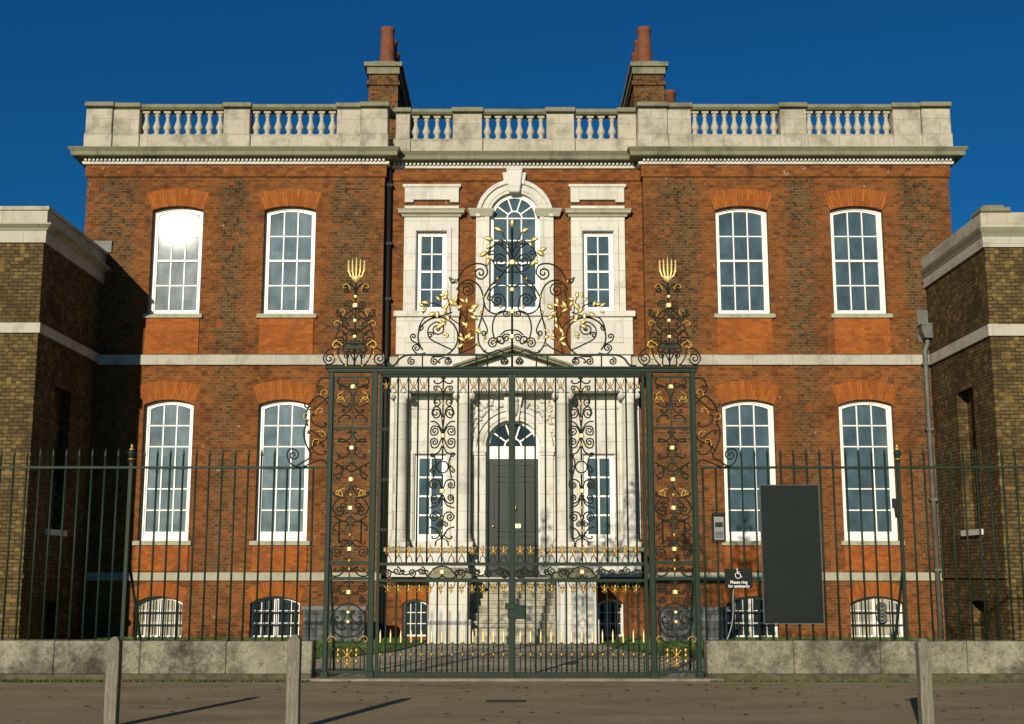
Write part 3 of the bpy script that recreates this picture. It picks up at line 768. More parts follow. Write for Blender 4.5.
# carved keystone and spandrels
cv = MB()
def blob(x, y, z, rx, rz, ry=.06, n=8):
    prof = []; vs = []
    for i in range(1, n):
        a = PI*i/n
        for j in range(n):
            q = 2*PI*j/n; vs.append((x+math.sin(a)*math.cos(q)*rx, y-math.sin(a)*math.sin(q)*ry, z+math.cos(a)*rz))
    fs = [(i*n+j, i*n+(j+1) % n, (i+1)*n+(j+1) % n, (i+1)*n+j) for i in range(n-2) for j in range(n)]+[tuple(range(n)), tuple(range((n-2)*n, (n-1)*n))]
    cv.add(vs, fs, 0, True)
kz = Zv(407, YB-.2)
blob(cxd, YB-.16, kz, .15, .24, .14); blob(cxd, YB-.26, kz-.05, .04, .07, .05); blob(cxd-.06, YB-.25, kz+.04, .035, .02, .04); blob(cxd+.06, YB-.25, kz+.04, .035, .02, .04); blob(cxd, YB-.22, kz-.16, .09, .06, .08); blob(cxd, YB-.2, kz+.17, .14, .09, .12)
cv.prism([(cxd-.13, kz-.33), (cxd+.13, kz-.33), (cxd+.22, kz+.27), (cxd-.22, kz+.27)], YB-.16, YB)
rr_ = random.Random(3)
zc_top = Zv(399, YB)
for s in (-1, 1):
    for _ in range(95):
        x = rr_.uniform(.26, DR+.45); z = rr_.uniform(zds+.25, zc_top-.03)
        if math.hypot(x, z-zds) < DR+.33: continue
        blob(cxd+s*x, YB-.02, z, rr_.uniform(.03, .075), rr_.uniform(.03, .075), rr_.uniform(.03, .09), 6)
    for k in range(9):
        z = zds+.25-k*.12; blob(cxd+s*(DR+.42), YB-.02, z, .045, .06, .06, 6)
obj('carved_keystone', cv, 'stone', dc)
# ground floor side windows
for r in (GWL, GWR): window(dc, r, YB+.12, 4, 2, 0, sill=False, stile=.075, bottom=.16, bar=.04)
# fanlight + door
fl = round_window(cxd, zds-.13, zds+.02, DR-.01, YB+.16, house, 'fanlight', 0, st=.05, bar=.035, pane='panedark')
dm = MB(); zd1 = Zv(459, YB+.15)
dm.box(cxd-DR, cxd+DR, YB+.14, YB+.20, zd1, zds-.0); 
for s in (-1, 1):
    a_, b_ = sorted((cxd+s*DR, cxd+s*(DR-.045))); dm.box(a_, b_, YB+.13, YB+.20, zdoor, zd1)
obj('door_frame', dm, 'white', house)
dd = MB(); w = DR-.05; y0 = YB+.17
dd.box(cxd-w, cxd+w, y0, y0+.05, zdoor, zd1-.002)
rows = [(zd1-.42, zd1-.12), (zd1-1.72, zd1-.52), (zd1-2.02, zd1-1.82), (zdoor+.12, zd1-2.12)]
for s in (-1, 1):
    for za, zb_ in rows:
        x0, x1 = sorted((cxd+s*.07, cxd+s*(w-.12)))
        if zb_-za < .05: continue
        dd.ring([(x0, za), (x1, za), (x1, zb_), (x0, zb_)], [(x0+.035, za+.035), (x1-.035, za+.035), (x1-.035, zb_-.035), (x0+.035, zb_-.035)], y0-.025, y0+.01)
        dd.box(x0+.08, x1-.08, y0-.015, y0+.01, za+.08, zb_-.08) if zb_-za > .25 else None
dd.box(cxd-.008, cxd+.008, y0-.012, y0, zdoor, zd1-.01)
door = obj('door', dd, 'door', house); door['label'] = 'dark grey panelled double door'
k = MB(); kx, kz_ = P(517.5, 526, y0); k.box(kx-.08, kx+.08, y0-.045, y0-.026, kz_-.05, kz_+.05); obj('letter_plate', k, 'brass', door)
k = MB(); kx, kz_ = P(493, 526.5, y0); k.lathe(kx, y0-.05, [(.005, -.03), (.03, -.02), (.035, 0), (.03, .02), (.005, .03)], 10, z0=kz_); k.box(kx-.01, kx+.01, y0-.05, y0, kz_-.01, kz_+.01)
kx, kz_ = P(515.5, 508, y0); k.tube([(kx, y0-.05, kz_-.07), (kx, y0-.06, kz_+.07)], .02, 8); obj('door_knob', k, 'brass', door)

# plinth below the columns
for ua, ub in ((387, 468), (548, 641)):
    m = MB(); Yq = YCOL-.28; x0, x1 = Xu(ua, 550, Yq), Xu(ub, 550, Yq)
    ztop, zbm = Zv(547.5, Yq), Zv(577, Yq)
    m.box(x0, x1, Yq, YC+.01, zbm, ztop-.10)
    m.box(x0+.3, x1-.3, Yq-.02, Yq, zbm+.12, ztop-.2)
    obj('doorcase_plinth', m, 'stone', dc, bev=.01)
    m = MB(); m.box(x0-.07, x1+.07, Yq-.08, YC+.012, ztop-.10, ztop); obj('plinth_cap', m, 'ledge', dc, bev=.015)
for r in (BWL, BWR):
    window(house, r, YC+.26, 3, 4, .10, sill=False, pane='panedark', stile=.025, bar=.016, bottom=.04)
    m = MB(); a, b_, c, d = r; w_ = b_-a; rs = .10; Rr = (w_*w_/4+rs*rs)/(2*rs)
    A = []; B = []
    for i in range(11):
        t = -1+.2*i; B.append((t*w_/2, math.sqrt(Rr*Rr-(t*w_/2)**2))); A.append((t*(w_/2+.1), Rr+.28-(t*t)*rs))
    m.ring(A, B, -.006, .1, closed=False); obj('brick_arch', m, 'arch', house, at=((a+b_)/2, YC, d-Rr), local=True)

# --- entrance steps
stp = MB(); ns = 9; Y0, Y1 = 27.75, 29.15; zl = zdoor-.02
sx0, sx1 = Xu(469, 600, 28.5), Xu(556.5, 600, 28.5)
for i in range(ns):
    z1 = zl*(i+1)/ns; y = Y0+(Y1-Y0)*i/ns
    fl_ = max(0, (2-i))*.16
    stp.box(sx0-(.0), sx1+.0, y, YC+.1, zl*i/ns, z1-.045); stp.box(sx0-.0, sx1+.0, y-.035, YC+.1, z1-.045, z1-.001*0)
steps = obj('steps', stp, 'parapet', house); steps['label'] = 'pale stone steps rising to the front door'
for i in (0, 1):      # two wide bottom steps
    s_ = MB(); z = .16-.15*i; e_ = .25+.35*i
for ua, ub in ((429, 468.5), (557, 597)):
    m = MB(); x0, x1 = Xu(ua, 600, 27.6), Xu(ub, 600, 27.6)
    ztop = Zv(574, 27.6)
    m.box(x0, x1, 27.62, YC, 0, ztop-.1); m.box(x0-.05, x1+.05, 27.57, YC, 0, .52)
    ck = obj('cheek_wall', m, 'stone', house, bev=.015)
    m = MB(); m.box(x0-.07, x1+.07, 27.54, YC-.35, ztop-.1, ztop+.03); m.box(x0+.06, x1-.06, 27.7, 28.6, ztop+.03, ztop+.14); obj('cheek_coping', m, 'coping', ck, bev=.02)
# lead flashing and hopper
m = MB(); a = P(91, 252.5, YF-.03); c = P(112, 243, YF-.03); m.box(a[0], c[0], YF-.05, YF+.01, a[1], c[1]+.05); obj('lead_flashing', m, 'lead', house)
m = MB(); hx = Xu(926, 330, YF-.15); zt_, zb_ = Zv(310, YF), Zv(338, YF)
m.box(hx-.15, hx+.15, YF-.03, YF+.01, zb_-.1, zt_)
m.prism([(hx-.08, zb_-.05), (hx+.08, zb_-.05), (hx+.15, zb_+.12), (hx+.15, zb_+.26), (hx-.15, zb_+.26), (hx-.15, zb_+.12)], YF-.32, YF-.04)
m.box(hx-.17, hx+.17, YF-.34, YF-.03, zb_+.26, zb_+.30)
xp = 10.0-.13
m.tube([(hx, YF-.17, zb_), (hx+.02, YF-.15, zb_-.15), (xp, YF-.13, zb_-.35), (xp, YF-.13, .02)], .06, 10)
for v in (365, 430, 500, 570): z = Zv(v, YF); m.box(xp-.08, xp+.08, YF-.2, YF, z-.03, z+.03)
obj('rainwater_pipe', m, 'lead', house)

# ------------------------------------------------------------ side wings
def wing(sx, label):
    Yw = 25.6; XW = 9.93 if sx < 0 else 10.02
    wg = thing('side_wing', label, 'side wing', (sx*XW, Yw, 0), 'low brick wings either side of the mansion')
    def xx(x): return sx*x
    ztop = Zv(243 if sx < 0 else 247, Yw)
    m = MB(); cl = []
    xo = 26.0
    # inner side wall with blind window recesses
    recs = []
    zs0, zs1 = Zv(531, 28.0), Zv(395, 28.0)
    recs = [(26.75, 27.75, zs0, zs1), (26.75, 27.75, 0, Zv(600, 28))]
    ys = sorted({Yw, YF+.3, 26.75, 27.75}); zs = sorted({0, ztop, zs0, zs1, recs[1][3]})
    X = sx*XW
    def q(a, b_, c, d): m.quad(a, b_, c, d) if sx > 0 else m.quad(d, c, b_, a)
    for i in range(len(ys)-1):
        for j in range(len(zs)-1):
            cy, cz = (ys[i]+ys[i+1])/2, (zs[j]+zs[j+1])/2
            dp_ = .22 if any(r[0] < cy < r[1] and r[2] < cz < r[3] for r in recs) else 0
            x_ = X+sx*dp_
            q((x_, ys[i+1], zs[j]), (x_, ys[i], zs[j]), (x_, ys[i], zs[j+1]), (x_, ys[i+1], zs[j+1]))
    for r in recs:
        a, b_, c, d = r; X2 = X+sx*.22
        m.quad((X, a, c), (X2, a, c), (X2, a, d), (X, a, d)); m.quad((X, b_, c), (X2, b_, c), (X2, b_, d), (X, b_, d)); m.quad((X, a, d), (X2, a, d), (X2, b_, d), (X, b_, d))
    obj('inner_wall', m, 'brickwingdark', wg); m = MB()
    # front, outer, back
    m.quad((X, Yw, 0), (sx*xo, Yw, 0), (sx*xo, Yw, ztop), (X, Yw, ztop)); m.quad((sx*xo, Yw, 0), (sx*xo, 40, 0), (sx*xo, 40, ztop), (sx*xo, Yw, ztop)); m.quad((X, 40, 0), (sx*xo, 40, 0), (sx*xo, 40, ztop), (X, 40, ztop))
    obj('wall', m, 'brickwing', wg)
    for r, zz in ((recs[0], 0), ):
        a, b_, c, d = r; s = MB(); s.box(*sorted((X-sx*.07, X+sx*.2)), a-.08, b_+.08, c-.12, c); obj('sill', s, 'stone', wg)
    for r in recs:
        a, b_, c, d = r; s = MB(); s.box(*sorted((X-sx*.012, X+sx*.1)), a-.15, b_+.15, d, d+.33); obj('flat_arch', s, 'brickwingdark', wg)
    path = [(X, YF+.25), (X, Yw), (sx*xo, Yw)]
    if sx > 0: path = path
    def sw(name, prof, mat):
        s = MB(); p = path if sx > 0 else path[::-1]
        s.sweep(p, prof); obj(name, s, mat, wg)
    def pr(l): return l
    z0, z1 = Zv(333, Yw), Zv(323, Yw)
    if sx > 0: z0, z1 = Zv(336, Yw), Zv(324.5, Yw)
    sw('string_course', [(-.05, z0), (.05, z0), (.05, z1), (-.05, z1)], 'course')
    zp_ = Zv(573.5, Yw)
    sw('plinth_course', [(-.05, zp_-.1), (.04, zp_-.1), (.04, zp_), (-.05, zp_)], 'brickwing')
    if sx < 0:
        zf0, zf1, zc1, zt_ = Zv(243, Yw), Zv(231, Yw), Zv(225, Yw), Zv(206, Yw-.1)
    else:
        zf0, zf1, zc1, zt_ = Zv(247.5, Yw), Zv(237, Yw), Zv(227, Yw-.1), Zv(212, Yw-.05)
    sw('frieze', [(-.05, zf0), (.05, zf0), (.05, zf1), (-.05, zf1)], 'course')
    if sx < 0:
        sw('cornice', [(-.05, zf1), (.07, zf1), (.10, zf1+.04), (.20, zc1-.03), (.20, zc1), (-.05, zc1+.02)], 'ledge')
        sw('parapet', [(-.40, zc1+.0), (.06, zc1+.0), (.06, zt_-.08), (-.40, zt_-.08)], 'course')
        sw('coping', [(-.42, zt_-.08), (.10, zt_-.08), (.10, zt_), (-.42, zt_)], 'parapet')
    else:
        sw('cornice', [(-.05, zf1), (.06, zf1), (.07, zf1+.06), (.10, zf1+.12), (.12, zc1), (-.05, zc1+.02)], 'coping')
        sw('parapet', [(-.45, zc1+.0), (.07, zc1+.0), (.07, zt_-.04), (.03, zt_), (-.45, zt_)], 'parapet')
    r_ = MB(); r_.box(*sorted((X+sx*.3, sx*xo)), Yw+.3, 39.8, ztop-.1, ztop+.05); obj('roof', r_, 'lead', wg)
    if sx > 0:
        b_ = MB(); x0 = Xu(979, 210, Yw); x1 = Xu(1009, 210, Yw); b_.box(x0, x1, Yw-.1, Yw+.5, zt_, zt_+.1); b_.box(x0+.08, x1-.1, Yw-.02, Yw+.42, zt_+.1, zt_+.17); obj('cap_stone', b_, 'coping', wg, bev=.02)
    return wg
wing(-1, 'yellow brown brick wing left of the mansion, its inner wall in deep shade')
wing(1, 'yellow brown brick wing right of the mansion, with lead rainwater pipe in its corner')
# dark mottled low walls in front of the basement windows
for sx, ua, ub, lab in ((-1, 303, 364, 'low dark mottled stone wall with pale coping on the lawn left of the steps'), (1, 661, 727, 'low dark mottled stone wall on the lawn right of the steps, near the small sign')):
    m = MB(); x0, x1 = Xu(ua, 625, 27.6), Xu(ub, 625, 27.6); zt_ = Zv(606 if sx < 0 else 607, 27.6)
    t_ = thing('garden_wall', lab, 'garden wall', ((x0+x1)/2, 27.6, 0), 'low dark walls before the basement')
    m.box(x0, x1, 27.6, 27.95, 0, zt_-.09); obj('wall_body', m, 'mottled', t_)
    m = MB(); m.box(x0-.04, x1+.04, 27.56, 27.99, zt_-.09, zt_); obj('coping', m, 'lead' if sx < 0 else 'mottled', t_)

# ------------------------------------------------------------ street wall
ZWALL = Zv(641, 18.28)
def street_wall(xa, xb, lab):
    t = thing('boundary_wall', lab, 'low wall', ((xa+xb)/2, 18.45, 0), 'low stone walls under the railings')
    edges = [xa]; rng = random.Random(int(abs(xa)*10))
    L = abs(xb-xa); n = max(1, round(L/1.25))
    for i in range(n):
        a = xa+(xb-xa)*i/n; b_ = xa+(xb-xa)*(i+1)/n
        m = MB(); h = ZWALL+rng.uniform(-.006, .006)
        m.box(a+.003, b_-.003, 18.27+rng.uniform(-.004, .004), 18.66, .09, h); obj('stone_block', m, 'lowwall', t, bev=.012)
    m = MB(); m.box(xa, xb, 18.21, 18.70, 0, .09); obj('brick_footing', m, 'footing', t)
XWL, XWR = Xu(312.5, 660, 18.3), Xu(707, 660, 18.3)
street_wall(-11.5, XWL, 'stained low stone wall under the railings left of the gates')
street_wall(XWR, 11.5, 'stained low stone wall under the railings right of the gates')
m = MB(); blades('moss', lambda: (random.choice((random.uniform(-11, XWL), random.uniform(XWR, 11))), 18.17-abs(random.gauss(0, .07)), 0), 9000, .035, 'moss', .012)
ms = MB()
for sx in (0, 1):
    a, b_ = ((-11.5, XWL), (XWR, 11.5))[sx]; n = 60
    top = []; 
    for i in range(n+1):
        x = a+(b_-a)*i/n; top.append((x, 18.12-.10*random.random(), .003))
    o = len(ms.v); ms.v += top+[(p[0], 18.22, .004) for p in top]
    for i in range(n): ms.f.append((o+i, o+i+1, o+n+2+i, o+n+1+i)); ms.m.append(0); ms.smooth.append(False)
k = obj('moss_strip', ms, 'moss'); k['kind'] = 'stuff'

# ------------------------------------------------------------ railings
YR = 18.46
zrail, zbar = Zv(467.5, YR), Zv(447.5, YR)
barm = MB(); hb = zbar-ZWALL
barm.tube([(0, 0, 0), (0, 0, hb-.12)], .0155, 6, cap=True); barm.lathe(0, 0, [(.0175, hb-.12), (.021, hb-.10), (.012, hb-.04), (.002, hb+.0)], 6)
barshort = MB(); hs = zrail-ZWALL; barshort.tube([(0, 0, 0), (0, 0, hs)], .0155, 6)
proto = {}
def bar_at(parent, x, short=False):
    key = 'short' if short else 'tall'
    loc = (x, YR, ZWALL-.01)
    if key not in proto: proto[key] = obj('bar', barshort if short else barm, 'iron', parent, at=loc, local=True)
    else: inst(proto[key], parent, loc)
def railing(sx, up, u_in, lab):
    xp_ = Xu(up, 467, YR); t = thing('iron_railing', lab, 'railing', (xp_, YR, ZWALL), 'green railings on the low walls')
    xin = Xu(u_in, 467, YR); xo = sx*11.4
    m = MB(); a, b_ = sorted((xin, xo)); m.box(a, b_, YR-.03, YR+.03, zrail-.016, zrail+.016); obj('rail', m, 'iron', t)
    sp = .1935
    x = xp_+sp*(-sx); k = 0
    while (x*sx > xin*sx+.02):
        bar_at(t, x, short=(abs(x-xin) < .75 and k % 1 == 0 and abs(x-xin) < .6)); x -= sx*sp
    x = xp_+sx*sp
    while abs(x) < 11.3: bar_at(t, x); x += sx*sp
    # standard with finial
    zt_ = Zv(462, YR); m = MB(); m.box(xp_-.024, xp_+.024, YR-.024, YR+.024, ZWALL-.01, zt_)
    m.tube([(xp_+.05, YR+.9, 0), (xp_+.05, YR+.75, .5), (xp_+.03, YR+.1, 1.6), (xp_, YR+.03, 1.75)], .022, 8)
    po = obj('post', m, 'iron', t)
    f = MB(); h = Zv(443.5, YR)-zt_
    f.lathe(xp_, YR, [(.04, 0), (.045, h*.05), (.025, h*.1), (.035, h*.25), (.058, h*.42), (.062, h*.52), (.045, h*.6), (.03, h*.62)], 12, z0=zt_); obj('finial_vase', f, 'iron', po)
    f = MB(); f.lathe(xp_, YR, [(.03, h*.62), (.04, h*.66), (.028, h*.74), (.012, h*.82), (.024, h*.90), (.002, h)], 12, z0=zt_); f.lathe(xp_, YR, [(.046, h*.12), (.05, h*.14), (.05, h*.18), (.03, h*.2)], 12, z0=zt_); obj('gilt_knob', f, 'gilt', po)
    return t, xp_
rl, xpl = railing(-1, 131, 327, 'green iron railing left of the gates, in front of the shaded wing')
rr, xpr = railing(1, 898, 701, 'green iron railing on the low wall right of the gates, carrying the dark board')
m = MB(); x_, z_ = P(895, 504, YR-.05); m.box(x_-.04, x_+.03, YR-.09, YR-.03, z_-.06, z_+.08); m.tube([(x_, YR-.05, z_-.05), (x_+.01, YR-.06, z_-.2)], .02, 6); tag(obj('padlock_box', m, 'black'), 'small black box fixed to the railing post by the right window', 'box')
for sx, xp_ in ((1, xpr), (-1, xpl)):
    pass

# ------------------------------------------------------------ gates and screen
def scroll(p, q, kind='C', flip=1, turns=1.25, k0=PI*.9, pw=None, n=46):
    """Wrought scroll between two spiral eyes p and q, (x,z) points."""
    pw = pw or (5 if kind == 'C' else 2.4)
    th = 0.0; x = z = 0.0; pts = [(0., 0.)]; ths = []
    A = (pw+1)*(2*turns*2*PI - (k0 if kind == 'C' else 0))
    if kind == 'S': kk0 = 0
    for i in range(n):
        s = (i+.5)/n
        # sample denser near the eyes
        ss = s; u = 2*ss-1
        k = (k0+A*abs(u)**pw) if kind == 'C' else (math.copysign(A*abs(u)**pw, u))
        sub = 5
        for j in range(sub):
            s2 = (i+(j+.5)/sub)/n; u = 2*s2-1
            k = (k0+A*abs(u)**pw) if kind == 'C' else math.copysign(A*abs(u)**pw, u)
            th += k/(n*sub); x += math.cos(th)/(n*sub); z += math.sin(th)/(n*sub)
        pts.append((x, z))
    a = Vector(pts[0]); b = Vector(pts[-1]); d = b-a; D = Vector(q)-Vector(p)
    if d.length < 1e-6: return []
    sc = D.length/d.length
    out = []
    ux = d.normalized(); uy = Vector((-ux.y, ux.x))*flip
    vx = D.normalized(); vy = Vector((-vx.y, vx.x))
    for w in pts:
        r = Vector(w)-a
        o = Vector(p)+vx*(r.dot(ux)*sc)+vy*(r.dot(uy)*sc)
        out.append((o.x, o.y))
    return out
def arcpts(pts, n=6):     # smooth catmull curve through 2d points
    P_ = [Vector(p) for p in pts]; out = []
    for i in range(len(P_)-1):
        p0 = P_[max(0, i-1)]; p1 = P_[i]; p2 = P_[i+1]; p3 = P_[min(len(P_)-1, i+2)]
        for k in range(n):
            t = k/n
            out.append(.5*((2*p1)+(-p0+p2)*t+(2*p0-5*p1+4*p2-p3)*t*t+(-p0+3*p1-3*p2+p3)*t**3))
    out.append(P_[-1]); return [(v.x, v.y) for v in out]
def spiral(c, r, a0, turns=1.6, dirn=1, n=26, rin=.12):
    return [(c[0]+math.cos(a0+dirn*2*PI*turns*i/n)*r*(1-(1-rin)*i/n), c[1]+math.sin(a0+dirn*2*PI*turns*i/n)*r*(1-(1-rin)*i/n)) for i in range(n+1)]
def hook(path, c, r, turns=1.5, dirn=1):
    """a path that ends by curling into a spiral round c"""
    e = path[-1]; a0 = math.atan2(e[1]-c[1], e[0]-c[0]); r = math.hypot(e[0]-c[0], e[1]-c[1])
    return arcpts(path)+spiral(c, r, a0, turns, dirn)[1:]
IR = .0115
def G(u, v): return P(u, v, YG)
def put(mb, pts, r=IR, y=YG, mi=0, n=5): mb.tube([(x, y, z) for x, z in pts], r, n, mi)
def mir(pts): return [(-x, z) for x, z in pts]
def both(mb, pts, r=IR, mi=0): put(mb, pts, r, mi=mi); put(mb, mir(pts), r, mi=mi)

# gilt pieces (shared meshes, made once in local coordinates)
def leaf_mesh(L=.13, Wd=.055):
    m = MB(); n = 7; vs = []
    for i in range(n+1):
        t = i/n; w = Wd*math.sin(PI*min(1, t*1.02))**.7*(1-.25*t)+.001; z = L*t; y = -.035*math.sin(PI*t)
        for dx, dy in ((-w, .012), (0, -.006), (w, .012), (0, .010)): vs.append((dx*(.5 if False else 1)/1.0*.5*2*.5, y+dy, z))
    fs = [(i*4+j, i*4+(j+1) % 4, (i+1)*4+(j+1) % 4, (i+1)*4+j) for i in range(n) for j in range(4)]
    m.add(vs, fs+[(3, 2, 1, 0), (n*4, n*4+1, n*4+2, n*4+3)], 0, True); return m
LEAF = leaf_mesh(.17, .10)
NODE = MB(); NODE.lathe(0, 0, [(.018, -.038), (.044, -.026), (.044, .026), (.018, .038)], 6)
FLEU = MB()
FLEU.lathe(0, 0, [(.004, -.075), (.012, -.05), (.008, -.03), (.022, -.015), (.022, .015), (.010, .03), (.022, .055), (.018, .085), (.002, .12)], 8)
for s in (-1, 1):
    FLEU.tube([(0, 0, 0), (s*.025, -.005, .015), (s*.045, -.01, .045), (s*.055, -.01, .075), (s*.068, -.01, .07), (s*.066, -.01, .05)], .010, 5, taper=lambda t: 1-.4*t)
    FLEU.tube([(0, 0, 0), (s*.025, -.005, -.015), (s*.04, -.01, -.035), (s*.055, -.01, -.03)], .008, 5)
BEAD = MB(); BEAD.lathe(0, 0, [(.004, -.03), (.016, -.012), (.018, 0), (.016, .012), (.004, .03)], 8)
CURL = MB(); CURL.tube([(x*.12, -.005, z*.12) for x, z in arcpts([(0, 0), (.25, .45), (.7, .7), (1.1, .5), (1.15, .1), (.9, -.05), (.75, .15)])], .009, 6, taper=lambda t: 1.1-.5*t)
protos = {}
def gilt(kind, parent, x, z, rot=0, sc=1, y=None, flip=False):
    mb, nm = {'leaf': (LEAF, 'gilt_leaf'), 'node': (NODE, 'gilt_collar'), 'fleu': (FLEU, 'gilt_fleuron'), 'bead': (BEAD, 'gilt_bead'), 'curl': (CURL, 'gilt_curl')}[kind]
    loc = (x, YG-.03 if y is None else y, z)
    if kind not in protos: o = protos[kind] = obj(nm, mb, 'giltbright' if kind in ('leaf', 'node') else 'gilt', parent, at=loc, local=True)
    else:
        o = inst(protos[kind], parent, loc)
    o.rotation_euler = (0, rot, 0); o.scale = (-sc if flip else sc, sc, sc); return o

screen = thing('gate_screen', 'green wrought iron gate screen with gilded overthrow, scroll panels and four posts', 'gate screen', (0, YG, .03))
ZB = Zv(680, YG)
zb0, zb1 = Zv(375.5, YG), Zv(367.5, YG)
XO, XI = 2.70, 2.045
for x in (-XO, -XI, XI, XO):
    m = MB(); w = .034 if abs(x) > 2.3 else .038
    m.box(x-w, x+w, YG-.045, YG+.045, .03, zb1-.001); m.box(x-w-.02, x+w+.02, YG-.065, YG+.065, .03, .12); obj('post', m, 'iron', screen, bev=.006)
    # raking stay behind the post
    if abs(x) > 2.3:
        m = MB(); m.tube([(x, YG+.05, 2.3), (x, YG+.35, 1.6), (x, YG+.9, .5), (x, YG+1.0, .02)], .022, 6); obj('stay', m, 'iron', screen)
m = MB(); m.box(-XO-.06, XO+.06, YG-.055, YG+.055, zb0+.045, zb1-.02); m.box(-XO-.09, XO+.09, YG-.08, YG+.08, zb1-.02, zb1+.005); m.box(-XI+.05, XI-.05, YG-.04, YG+.04, zb0+.015, zb0+.045)
obj('top_beam', m, 'iron', screen, bev=.005)

# side panels
def side_panel(sx):
    xc = sx*(XO+XI)/2; hw = (XO-XI)/2-.05
    e = bpy.data.objects.new('side_panel', None); link(e, screen); loc = (xc, YG, .03); e.location = Vector(loc)-Vector(WO['gate_screen']); WO[e.name] = loc
    def g(dx, v): return (xc+dx*sx*hw/19.0, Zv(v, YG))
    fr_ = MB()
    for v, th in ((377, .012), (428, .018), (562.5, .022), (578.5, .022), (672, .022)):
        z = Zv(v, YG); fr_.box(xc-hw-.012, xc+hw+.012, YG-.018, YG+.018, z-th, z+th)
    fr_.box(xc-.009, xc+.009, YG-.009, YG+.009, Zv(672, YG), Zv(377, YG))
    for s in (-1, 1): fr_.box(xc+s*(hw+.005)-.008, xc+s*(hw+.005)+.008, YG-.01, YG+.01, Zv(672, YG), Zv(377, YG))
    for k in range(1, 6):
        if k == 3: continue
        x = xc-hw+2*hw*k/6; fr_.tube([(x, YG, Zv(672, YG)), (x, YG, Zv(650, YG))], .008, 5)
    obj('panel_frame', fr_, 'iron', e)
    s_ = MB()
    for s in (-1, 1):
        def h(dx, v): return g(s*dx, v)
        def sc_(p, q, kind, fl, turns=1.2, k0=PI*.9): put(s_, scroll(p, q, kind, fl*s*sx, turns, k0))
        # tier between beam and upper rail
        sc_(h(13, 387), h(9, 411), 'C', 1); sc_(h(14, 396), h(5, 404), 'C', -1, .9)
        sc_(h(5, 384), h(14, 380), 'C', 1, .8); sc_(h(4, 418), h(13, 421), 'C', -1, .9)
        sc_(h(12, 439), h(3, 433), 'C', -1, .9); sc_(h(13, 441), h(4, 448), 'C', 1); sc_(h(13, 456), h(4, 450), 'C', -1)
        put(s_, arcpts([h(0, 462), h(8, 470), h(17, 476)])); sc_(h(14, 466), h(14, 478), 'C', 1, 1.1); put(s_, arcpts([h(0, 472), h(9, 467), h(18, 462)]))
        put(s_, hook([h(0, 486), h(6, 494), h(14, 500), h(18, 508), h(15, 514)], h(11, 510), .05, 1.3, -s*sx))
        put(s_, hook([h(2, 512), h(7, 514), h(10, 508)], h(7, 506), .05, 1.2, s*sx))
        sc_(h(6, 500), h(16, 494), 'S', 1, .9)
        put(s_, arcpts([h(0, 516), h(6, 521), h(12, 519), h(17, 516)])); put(s_, [h(11, 520), h(11, 543)], .013); sc_(h(4, 525), h(15, 529), 'C', -1, .9)
        put(s_, arcpts([h(0, 546), h(5, 540), h(11, 543)])); put(s_, spiral(h(13, 552), .085, R(90), 1.8, -s*sx)); put(s_, arcpts([h(0, 540), h(6, 546), h(11, 547)]))
        sc_(h(3, 570), h(14, 570), 'S', 1, 1.0); sc_(h(8, 568), h(17, 573), 'C', 1, .8)
        put(s_, spiral(h(13, 588), .075, R(90), 1.8, -s*sx)); sc_(h(3, 583), h(8, 592), 'C', 1, .9); put(s_, spiral(h(14, 600), .055, R(90), 1.6, s*sx))
        put(s_, arcpts([h(0, 603), h(8, 606), h(16, 614), h(17, 623), h(12, 633), h(4, 637), h(0, 636)]))
        sc_(h(5, 612), h(12, 622), 'C', 1, 1.1); sc_(h(4, 628), h(11, 618), 'C', 1, 1.0)
        put(s_, arcpts([h(2, 655), h(6, 648), h(12, 648), h(16, 654), h(17, 671)])); sc_(h(6, 640), h(13, 638), 'C', 1, .8)
    obj('scrollwork', s_, 'irondark', e)
    for v in (387, 448, 479.5, 508, 549, 592, 612, 621.5): x, z = g(0, v); gilt('node', e, x, z, sc=.9 if v < 600 else .6)
    for v in (569, 495, 535, 560.5): x, z = g(0, v); gilt('bead', e, x, z, sc=1.2)
    for s in (-1, 1):
        for dx, v, k, rt in ((8, 402, 'curl', 0), (10, 392, 'curl', 1.5), (8, 497, 'curl', -.4), (6, 489, 'curl', 1.2), (11, 640, 'curl', .2), (9, 650, 'bead', 0), (9, 655, 'bead', 0), (9, 661, 'bead', 0)):
            x, z = g(s*dx, v); gilt(k, e, x, z, rot=rt*s*sx, flip=(s*sx < 0), sc=.85 if k == 'curl' else 1.3)
    for v, sc in ((655, 1), (664, .8)): x, z = g(0, v); gilt('fleu', e, x, z, sc=sc)
    return e
side_panel(-1); side_panel(1)

